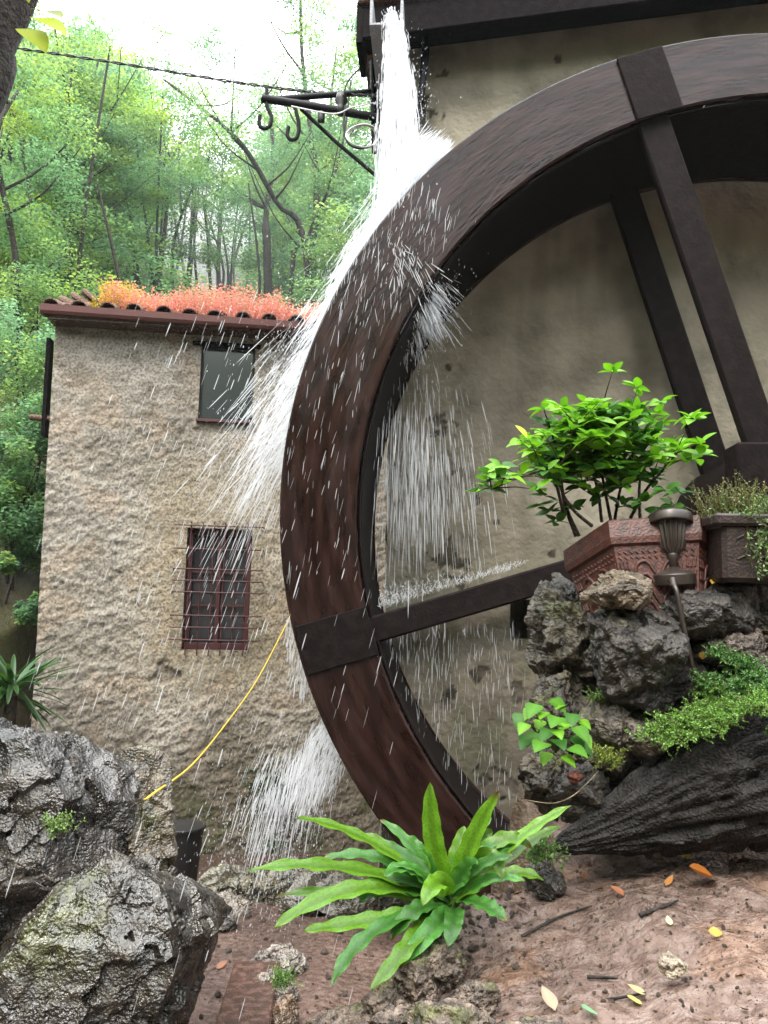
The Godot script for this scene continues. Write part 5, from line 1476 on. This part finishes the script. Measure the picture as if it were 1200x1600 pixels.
	for k in 70:
		var a := r.randf() * TAU
		var up := r.randf_range(-0.75, 1.1)
		var d := Vector3(cos(a), up, sin(a)).normalized()
		var l := r.randf_range(0.5, 0.72)
		var s := Vector3(0, 0.35 + r.randf_range(-0.12, 0.1), 0)
		obj("leaf", frond(s, s + d * l * 0.5 + Vector3(0, 0.05, 0), s + d * l + Vector3(0, -0.12 * l * (1.0 - absf(d.y)), 0), 0.055, Vector3.UP if absf(d.y) < 0.9 else Vector3.RIGHT, Color(0.045, 0.1, 0.035) * r.randf_range(0.7, 1.5), 0.0, k), M.fern, yu)


# ---------- small things ----------
func build_small_things() -> void:
	var r := RandomNumberGenerator.new()
	r.seed = 33
	# log
	var lb := Buf.new()
	var lo := Vector3(0.795, 2.128, -2.28)
	var axis := [Vector3(0.496, 2.061, -2.3) - lo, Vector3(0.642, 2.109, -2.3) - lo, Vector3(0.796, 2.172, -2.28) - lo, Vector3(0.948, 2.234, -2.26) - lo, Vector3(1.117, 2.296, -2.24) - lo, Vector3(1.394, 2.393, -2.2) - lo]
	var line := curve(axis, 130)
	var n := 110
	for k in line.size():
		var t := float(k) / (line.size() - 1)
		var tn: Vector3 = (line[mini(k + 1, 130)] - line[maxi(k - 1, 0)]).normalized()
		var sd := tn.cross(Vector3.UP).normalized()
		var up := sd.cross(tn)
		var rad := lerpf(0.016, 0.178, pow(clampf(t / 0.72, 0.0, 1.0), 0.95)) 
		for j in n + 1:
			var a := TAU * j / n
			var lay := sin(a) * 4.2 * (0.35 + t) + 1.1 * n_mid.get_noise_3d(t * 1.7, sin(a) * 0.9, 3.0) + 0.5 * n_fine.get_noise_3d(t * 5.0, sin(a) * 2.0, 8.0)
			var saw: float = lay - floorf(lay)
			var rel := 0.16 * (saw - 0.55) + 0.6 * n_ridge.get_noise_3d(t * 0.9, cos(a) * 2.6, sin(a) * 2.6) * 0.2 + n_fine.get_noise_3d(t * 2.6, cos(a) * 7.0, sin(a) * 7.0) * 0.16 + n_mid.get_noise_3d(t * 3.0, cos(a), sin(a)) * 0.15
			var q := rad * (1.0 + rel)
			var v: Vector3 = line[k] + sd * cos(a) * q * 0.75 + up * sin(a) * q
			var pale := clampf(0.35 + rel * 2.0, 0, 1)
			lb.vert(v, Color(0.006, 0.0055, 0.0055).lerp(Color(0.045, 0.042, 0.042), pale))
	for k in line.size() - 1:
		for j in n:
			var a := k * (n + 1) + j
			lb.quad(a, a + 1, a + n + 2, a + n + 1)
	tag(obj("weathered_log", lb.done(), M.log, self, Transform3D(Basis.IDENTITY, lo)), "black weathered log with split grain lying under the juniper", "log")
	# garden lamp
	var base := Vector3(0.88, 2.792, -2.4)
	var lamp := thing("garden_spotlight", "bronze fluted garden spotlight standing on the flat wall stone", "lamp", Transform3D(Basis(Vector3(0, 0, 1), 0.06), base))
	var b0 := Buf.new()
	b0.lathe([Vector2(0, 0), Vector2(0.06, 0), Vector2(0.062, 0.004), Vector2(0.062, 0.03), Vector2(0.06, 0.034), Vector2(0.045, 0.042), Vector2(0.02, 0.05), Vector2(0.016, 0.056), Vector2(0, 0.057)], 32)
	obj("base", b0.done(), M.bronze, lamp)
	var b1 := Buf.new()
	b1.lathe([Vector2(0, 0.05), Vector2(0.014, 0.05), Vector2(0.014, 0.075), Vector2(0.018, 0.08), Vector2(0.018, 0.095), Vector2(0.012, 0.1), Vector2(0, 0.1)], 20)
	obj("knuckle", b1.done(), M.bronze, lamp)
	var tilt := Transform3D(Basis.from_euler(Vector3(-0.25, 0, -0.1)).scaled(Vector3.ONE * 1.22), Vector3(0, 0.082, 0))
	var b2 := Buf.new()
	b2.lathe([Vector3(0, 0.0, 0), Vector3(0.014, 0.0, 0), Vector3(0.016, 0.012, 0.2), Vector3(0.03, 0.022, 1), Vector3(0.037, 0.05, 1), Vector3(0.042, 0.085, 1), Vector3(0.043, 0.095, 0.3)], 144, tilt, 18, 0.14)
	obj("lamp_body", b2.done(), M.bronze, lamp)
	var b3 := Buf.new()
	b3.lathe([Vector2(0.04, 0.088), Vector2(0.053, 0.086), Vector2(0.055, 0.09), Vector2(0.055, 0.108), Vector2(0.052, 0.113), Vector2(0.046, 0.114), Vector2(0.044, 0.118), Vector2(0.03, 0.124), Vector2(0, 0.127)], 36, tilt)
	obj("lamp_cap", b3.done(), M.bronze, lamp)
	var cb := Buf.new()
	cb.tube(curve([Vector3(0.849, 2.795, -2.33) - base, Vector3(0.85, 2.77, -2.31) - base, Vector3(0.857, 2.67, -2.3) - base, Vector3(0.877, 2.561, -2.31) - base, Vector3(0.893, 2.444, -2.32) - base], 24), [0.0075], 8)
	obj("cable", cb.done(), M.bronze, lamp)
	var gl := Buf.new()
	gl.tube([Vector3(0.853, 2.808, -2.345) - base, Vector3(0.849, 2.787, -2.325) - base], [0.012, 0.011], 10)
	obj("cable_gland", gl.done(), M.bronze, lamp)
	# bucket
	var bk := thing("black_bucket", "black plastic bucket standing at the foot of the house wall", "bucket", Transform3D(Basis.IDENTITY, on_ground(-1.72, -7.35, 0.02)))
	var kb := Buf.new()
	kb.lathe([Vector2(0, 0), Vector2(0.14, 0), Vector2(0.185, 0.47), Vector2(0.2, 0.475), Vector2(0.2, 0.5), Vector2(0.19, 0.505), Vector2(0.178, 0.49), Vector2(0.135, 0.02), Vector2(0, 0.02)], 32)
	obj("body", kb.done(), M.plastic, bk)
	var lid := Buf.new()
	lid.lathe([Vector2(0, 0.508), Vector2(0.19, 0.506), Vector2(0.19, 0.494), Vector2(0, 0.49)], 32)
	obj("lid", lid.done(), M.plastic, bk)
	# boards in the path
	var bp: Vector3 = Vector3(-0.579, 0.893, -3.950)
	var at := on_ground(bp.x, bp.z, 0.07)
	var slope := (ground_h(bp.x, bp.z - 0.4) - ground_h(bp.x, bp.z + 0.4)) / 0.8
	var pk := Buf.new()
	pk.box(Vector3.ZERO, Vector3(0.24, 0.1, 0.95), Basis.IDENTITY, 0.008)
	tag(obj("wet_board", pk.done(), M.plank, self, Transform3D(Basis.from_euler(Vector3(atan(slope), 0.06, 0)), at)), "wet brown wooden board sunk in the path", "board")
	# fallen leaves and twigs on the bank
	# place on the ground (or, with a height, on a stone), length, width, fold, turn
	var L := [
		[Vector3(0.893, -1, -2.200), 0.088, 0.061, Color(0.5,0.17,0.03), 0.5, 2.81, "orange curled leaf, largest on the earth bank"],
		[Vector3(0.555, -1, -1.725), 0.039, 0.021, Color(0.5,0.42,0.2), 0.2, 3.30, "thin pale yellow leaf blade low on the bank"],
		[Vector3(0.365, -1, -1.700), 0.058, 0.029, Color(0.42,0.3,0.2), 0.6, 4.43, "pale brown curled dry leaf near the bottom edge"],
		[Vector3(0.534, -1, -1.700), 0.039, 0.029, Color(0.55,0.5,0.15), 0.1, 2.59, "pale yellow leaf flat beside the bottom edge"],
		[Vector3(0.762, -1, -1.875), 0.029, 0.029, Color(0.55,0.33,0.05), 0.3, 4.91, "small orange yellow leaf right of the white pebble"],
		[Vector3(0.696, -1, -1.975), 0.029, 0.017, Color(0.5,0.5,0.3), 0.3, 4.77, "small pale green leaf above the white pebble"],
		[Vector3(0.646, -1, -2.175), 0.039, 0.023, Color(0.3,0.1,0.03), 0.6, 3.94, "rust brown leaf left among the twigs"],
		[Vector3(0.764, -1, -2.200), 0.046, 0.018, Color(0.45,0.2,0.06), 0.4, 5.45, "narrow tan orange leaf among the twigs"],
		[Vector3(0.889, -1, -2.375), 0.039, 0.026, Color(0.55,0.36,0.03), 0.3, 4.82, "golden yellow leaf caught under the twigs"],
		[Vector3(0.825, -1, -2.400), 0.034, 0.023, Color(0.5,0.5,0.12), 0.3, 1.95, "light yellow green leaf left of the golden one"],
		[Vector3(0.606, -1, -2.375), 0.023, 0.018, Color(0.5,0.18,0.03), 0.3, 3.13, "tiny orange leaf near the log's thin end"],
		[Vector3(1.004, -1, -2.325), 0.046, 0.026, Color(0.12,0.05,0.03), 0.6, 0.78, "dark brown leaf above the orange curled leaf"],
		[Vector3(0.435, -1, -1.675), 0.039, 0.034, Color(0.2,0.4,0.2), 0.2, 2.45, "green leaf cut by the bottom edge"],
		[Vector3(0.982, 2.799, -2.380), 0.052, 0.029, Color(0.6,0.38,0.04), 0.5, 5.59, "yellow leaf on the wall top beside the lamp base"],
		[Vector3(0.820, 2.812, -2.450), 0.026, 0.019, Color(0.55,0.45,0.06), 0.4, 0.52, "small yellow leaf on the wall top left of the lamp"],
		[Vector3(0.937, 2.578, -2.350), 0.058, 0.018, Color(0.5,0.33,0.1), 0.6, 2.07, "curved ochre leaf hanging between the wall stones"],
		[Vector3(-1.196, 0.524, -5.900), 0.078, 0.052, Color(0.6,0.5,0.04), 0.3, 5.49, "yellow leaf on the flat path stone"],
		[Vector3(-0.853, -1, -4.600), 0.065, 0.046, Color(0.4,0.16,0.08), 0.3, 5.53, "rusty leaf on the path beside the wet boulder"],
	]
	for l in L:
		var p: Vector3 = l[0]
		if p.y < 0: p.y = ground_h(p.x, p.z) + 0.006
		var a: float = l[5]
		var o := obj("fallen_leaf", leaf_mesh(l[1], l[2], l[4], -0.3, l[3] * 0.7, 0.7), M.dryleaf, self, aim(p, Vector3(cos(a), 0.12, sin(a)), Vector3(0, 1, 0.25)))
		tag(o, l[6], "leaf", "fallen leaves")
	var tw := [
		[Vector2(0.636, -2.350), Vector2(0.728, -2.300), Vector2(0.798, -2.225), "long thin twig lying across the upper bank"],
		[Vector2(0.372, -2.125), Vector2(0.472, -2.175), Vector2(0.569, -2.200), "dark root like twig at the middle of the bank"],
		[Vector2(0.647, -2.050), Vector2(0.719, -2.075), Vector2(0.760, -2.100), "short dark twig near the pale leaf"],
		[Vector2(0.781, -2.250), Vector2(0.880, -2.375), Vector2(0.980, -2.525), "dark twig crossing the golden leaf"],
		[Vector2(0.896, -2.300), Vector2(1.072, -2.525), Vector2(1.161, -2.550), "thin twig at the right of the bank"],
		[Vector2(0.468, -1.850), Vector2(0.506, -1.825), Vector2(0.526, -1.825), "small twig left of the white pebble"],
		[Vector2(0.478, -1.750), Vector2(0.510, -1.725), Vector2(0.555, -1.725), "dark twig under the pebble near the bottom"],
		[Vector2(0.082, -1.750), Vector2(0.163, -1.850), Vector2(0.270, -2.025), "pale dry stalk at the broken bank edge"],
	]
	for t in tw:
		var pts := []
		for q: Vector2 in t.slice(0, 3): pts.append(on_ground(q.x, q.y, 0.007))
		var b := Buf.new()
		b.tube(curve(pts, 12), taper(0.0045, 0.002, 12), 6, Color(0.035, 0.025, 0.02), n_fine, 0.5)
		tag(obj("twig", b.done(), M.bark), t[3], "twig", "twigs on the bank")
	# rotting scraps of leaves
	var scraps := []
	for k in 420:
		var z := -r.randf_range(1.2, 5.0)
		var x := r.randf_range(-0.1, 1.3) if z > -2.5 else r.randf_range(-1.2, 0.2)
		if k % 3 == 0 and z > -2.5: z = -2.25 - 0.25 * r.randf()
		var a := r.randf() * TAU
		var s := r.randf_range(0.35, 1.0)
		scraps.append(aim(on_ground(x, z, 0.003), Vector3(cos(a), r.randfn() * 0.15, sin(a)), Vector3(r.randfn() * 0.3, 1, r.randfn() * 0.3), Vector3.ONE * s))
	tag(copies("leaf_litter", leaf_mesh(0.03, 0.016, 0.5, -0.2, Color(0.10, 0.055, 0.03), 0.7), M.dryleaf, scraps), "small rotting brown leaf scraps scattered over bank and path", "litter", "", "stuff")
	# dry stalks over the rocks
	var ds := Buf.new()
	ds.tube(curve([Vector3(0.411, 2.183, -2.3), Vector3(0.48, 2.187, -2.25), Vector3(0.534, 2.22, -2.22), Vector3(0.603, 2.274, -2.25)], 14), [0.0016], 4, Color(0.4, 0.34, 0.24))
	tag(obj("dry_stalk", ds.done(), M.bark), "pale dry stalk curving over the rocks below the broad leaf plant", "stalk")


# ---------- water ----------
func drops(called: String, label: String, n: int, sd: int, thick: float, fn: Callable) -> void:
	var shape := Buf.new()   # a drop drawn out by its fall, one metre long along +z
	shape.lathe([Vector2(0, -0.5), Vector2(0.6, -0.42), Vector2(1, -0.1), Vector2(0.8, 0.3), Vector2(0, 0.5)], 4, Transform3D(Basis(Vector3(1, 0, 0), PI / 2), Vector3.ZERO))
	var m := shape.done()
	var r := RandomNumberGenerator.new()
	r.seed = sd
	var pl := []
	for k in n:
		var q: Array = fn.call(r)   # place, way it falls with its length
		if q.is_empty(): continue
		var len: float = q[1].length()
		var w: float = thick * (0.35 + 1.1 * pow(r.randf(), 2.5)) * (q[2] if q.size() > 2 else 1.0)
		pl.append(aim(q[0], q[1], Vector3(0.3, 0.2, 1), Vector3(w, w, maxf(len, w * 2.0))))
	tag(copies(called, m, M.water, pl), label, "water", "", "stuff")

func build_water() -> void:
	var F := mill_frame
	var C := Vector2(2.49, 3.395)
	# from the trough down onto the rim
	var s0 := Vector3(-0.045, 6.95, -0.3)
	drops("falling_water", "white water falling from the eave trough onto the wheel", 13500, 1, 0.0038, func(r: RandomNumberGenerator) -> Array:
		var t := pow(r.randf(), 0.8) * 0.62
		var v0 := Vector3(0.26 + r.randfn() * 0.11, -0.6 + r.randfn() * 0.15, r.randfn() * 0.16)
		if r.randf() < 0.35: v0 = Vector3(0.06 + r.randfn() * 0.09, -0.5, r.randfn() * 0.14)
		var st := s0 + Vector3(r.randfn() * 0.026, r.randf_range(-0.05, 0.03), r.randf_range(-0.1, 0.1))
		var p := st + v0 * t + Vector3(0, -4.9 * t * t, 0)
		var v := v0 + Vector3(0, -9.8 * t, 0)
		if (Vector2(p.x, p.y) - C).length() < 3.17: return []
		return [F * p, F.basis * v * r.randf_range(0.015, 0.05), 1.0 + 0.6 * r.randf()])
	# along the rim's outside and off to the left
	drops("rim_water", "white sheet of water sliding down the wheel's outer rim", 7000, 2, 0.0034, func(r: RandomNumberGenerator) -> Array:
		var a := deg_to_rad(132.0 + 26.0 * pow(r.randf(), 2.0))
		var fall := smoothstep(160.0, 134.0, rad_to_deg(a))
		var off := absf(r.randfn()) * (0.025 + 0.075 * fall)
		var d := Vector2(cos(a), sin(a))
		var p := C + d * (3.17 + off)
		var tan := Vector3(-d.y, d.x, 0)
		var v := tan * 3.0 + Vector3(d.x, d.y, 0) * r.randf_range(0.0, 1.6) + Vector3(r.randfn() * 0.25, -1.5 + r.randfn() * 0.4, 0)
		if fall < 0.25: v *= 0.35 + 0.5 * r.randf()
		return [F * Vector3(p.x, p.y, -r.randf_range(0.02, 0.98)), F.basis * v * r.randf_range(0.02, 0.06)])
	# thrown off to the left, across the house
	drops("flying_spray", "long streaks of spray thrown left across the house window", 3400, 3, 0.0028, func(r: RandomNumberGenerator) -> Array:
		var a := deg_to_rad(r.randf_range(142.0, 172.0))
		var d := Vector2(cos(a), sin(a))
		var p0 := C + d * 3.18
		var t := pow(r.randf(), 1.2) * 0.27
		var v0 := Vector3(-1.2 - absf(r.randfn()) * 0.95, -2.2 + r.randfn() * 0.4, r.randfn() * 0.2)
		var p := Vector3(p0.x, p0.y, -r.randf_range(0.05, 0.9)) + v0 * t + Vector3(0, -4.9 * t * t, 0)
		if r.randf() > 1.3 - t * 4.0: return []
		return [F * p, F.basis * (v0 + Vector3(0, -9.8 * t, 0)) * r.randf_range(0.02, 0.065), 1.6 if r.randf() < 0.12 else 0.9])
	drops("far_drops", "fine long drops drifting down across the grilled lower window", 330, 12, 0.0026, func(r: RandomNumberGenerator) -> Array:
		var p := Vector3(r.randf_range(-2.0, -0.75), r.randf_range(1.8, 4.9), -r.randf_range(0.1, 1.5))
		return [F * p, Vector3(-0.3, -1, 0) * r.randf_range(0.05, 0.13)])
	drops("fine_spray", "fine specks of spray hanging round the falling water", 9000, 14, 0.0034, func(r: RandomNumberGenerator) -> Array:
		var q := r.randf()
		var p: Vector3
		if q < 0.35: p = Vector3(0.04 + r.randfn() * 0.1, 5.95 + r.randfn() * 0.35, -0.4 + r.randfn() * 0.25)
		elif q < 0.65:
			var a := deg_to_rad(r.randf_range(140.0, 172.0))
			var off := 3.2 + absf(r.randfn()) * 0.22
			p = Vector3(C.x + cos(a) * off, C.y + sin(a) * off - 0.1, -r.randf_range(0.0, 1.0))
		elif q < 0.8: p = Vector3(0.2 + r.randfn() * 0.14, 4.85 + r.randfn() * 0.2, -0.4 + r.randfn() * 0.2)
		else: p = Vector3(-0.72 + r.randfn() * 0.22, 1.15 + r.randfn() * 0.28, -0.45 + r.randfn() * 0.3)
		return [F * p, Vector3(-0.2, -1, 0) * r.randf_range(0.004, 0.02), 0.5 + 0.6 * r.randf()])
	# in front of the rim
	drops("rim_drops", "white drops falling in front of the wheel's left rim", 700, 4, 0.0018, func(r: RandomNumberGenerator) -> Array:
		var a := deg_to_rad(139.0 + 52.0 * pow(r.randf(), 1.2))
		var d := Vector2(cos(a), sin(a))
		var p := C + d * (3.2 - 0.5 * pow(r.randf(), 1.3))
		if a > deg_to_rad(158.0) and r.randf() < 0.7: return []
		var v := Vector3(-0.5 + r.randfn() * 0.3, -3.2 + r.randfn() * 0.6, 0)
		return [F * Vector3(p.x, p.y, 0.04 + 0.25 * r.randf()), F.basis * v * r.randf_range(0.01, 0.04)])
	# inside the wheel: out of the broken sole, then down past the mill wall
	drops("inner_spill", "puff of white water bursting from the wheel's inner side", 6500, 5, 0.0036, func(r: RandomNumberGenerator) -> Array:
		var t := pow(r.randf(), 0.7) * 0.19
		var v0 := Vector3(0.75 + r.randfn() * 0.55, -0.7 + r.randfn() * 0.45, r.randfn() * 0.2)
		var p := Vector3(0.03 + r.randfn() * 0.03, 5.06 + r.randfn() * 0.06, -0.35 + r.randfn() * 0.15) + v0 * t + Vector3(0, -4.9 * t * t, 0)
		return [F * p, F.basis * (v0 + Vector3(0, -9.8 * t, 0)) * r.randf_range(0.02, 0.06)])
	drops("inner_fall", "veil of white water falling inside the wheel past the mill wall", 2500, 6, 0.0026, func(r: RandomNumberGenerator) -> Array:
		var t := 0.12 + 0.46 * r.randf()
		var v0 := Vector3(0.22 + r.randfn() * 0.45, -0.5 + r.randfn() * 0.35, r.randfn() * 0.15)
		var p := Vector3(0.1 + r.randfn() * 0.09, 4.75 + r.randfn() * 0.12, -0.55 + r.randfn() * 0.2) + v0 * t + Vector3(0, -4.9 * t * t, 0)
		if p.x < -0.12: return []
		if r.randf() > 0.10 + 1.2 * exp(-pow((p.y - 3.55) / 0.36, 2.0)): return []
		return [F * p, F.basis * (v0 * 0.6 + Vector3(0, -9.8 * t, 0)) * r.randf_range(0.02, 0.06)])
	drops("arm_splash", "white splash hopping along the wheel's lower arm", 1100, 7, 0.0022, func(r: RandomNumberGenerator) -> Array:
		var u := pow(r.randf(), 1.7)
		var p := Vector3(-0.02 + u * 0.95, 2.72 + u * 0.31, -0.5 + 0.42 * r.randfn() * 0.8)
		p.y += absf(r.randfn()) * (0.05 * (1.0 - u) + 0.01)
		p.z = clampf(p.z, -0.95, 0.0)
		return [F * p, F.basis * Vector3(r.randfn() * 0.6, -0.7 + r.randfn(), 0) * 0.016])
	drops("arm_drips", "thin drips falling under the wheel's lower arm", 600, 8, 0.0022, func(r: RandomNumberGenerator) -> Array:
		var p := Vector3(0.0 + pow(r.randf(), 1.3) * 0.9, 2.6 - pow(r.randf(), 1.3) * 1.6, -r.randf_range(0.1, 0.9))
		return [F * p, Vector3(r.randfn() * 0.01, -r.randf_range(0.05, 0.14), 0)])
	# off the bottom of the wheel
	drops("foot_splash", "white spray thrown down left from the wheel's lower rim", 3000, 9, 0.0032, func(r: RandomNumberGenerator) -> Array:
		var t := pow(r.randf(), 0.9) * 0.34
		var v0 := Vector3(-0.75 - absf(r.randfn()) * 0.7, -0.3 + r.randfn() * 0.35, r.randfn() * 0.2)
		var a := deg_to_rad(r.randf_range(206.0, 213.0))
		var p := Vector3(C.x + cos(a) * 3.17, C.y + sin(a) * 3.17, -r.randf_range(0.05, 0.9)) + v0 * t + Vector3(0, -4.9 * t * t, 0)
		if r.randf() > 0.15 + 0.85 * smoothstep(-0.1, 0.35, n_mid.get_noise_2d(p.x * 2.2, p.y * 1.3)): return []
		return [F * p, F.basis * (v0 * 0.5 + Vector3(0, -9.8 * t - 0.6, 0)) * r.randf_range(0.015, 0.055)])
	drops("rim_trickle", "thin trickle leaving the wheel rim beside the yellow rope", 300, 10, 0.0035, func(r: RandomNumberGenerator) -> Array:
		var a := deg_to_rad(r.randf_range(193.0, 201.0))
		return [F * Vector3(C.x + cos(a) * 3.18 - absf(r.randfn()) * 0.03, C.y + sin(a) * 3.18 - r.randf() * 0.2, -r.randf_range(0.1, 0.8)), Vector3(-0.008, -r.randf_range(0.04, 0.1), 0)])
	# scattered drops in the air over the path and boulders
	drops("scattered_drops", "scattered long drops falling over boulders, path and house wall", 260, 11, 0.0018, func(r: RandomNumberGenerator) -> Array:
		var d := r.randf_range(2.6, 6.5)
		var p := Vector3(r.randf_range(-0.44, 0.02) * d, 2.7 + r.randf_range(-0.5, 0.1) * d, -d)
		return [p, Vector3(-0.25, -1, 0).normalized() * r.randf_range(0.04, 0.11)])
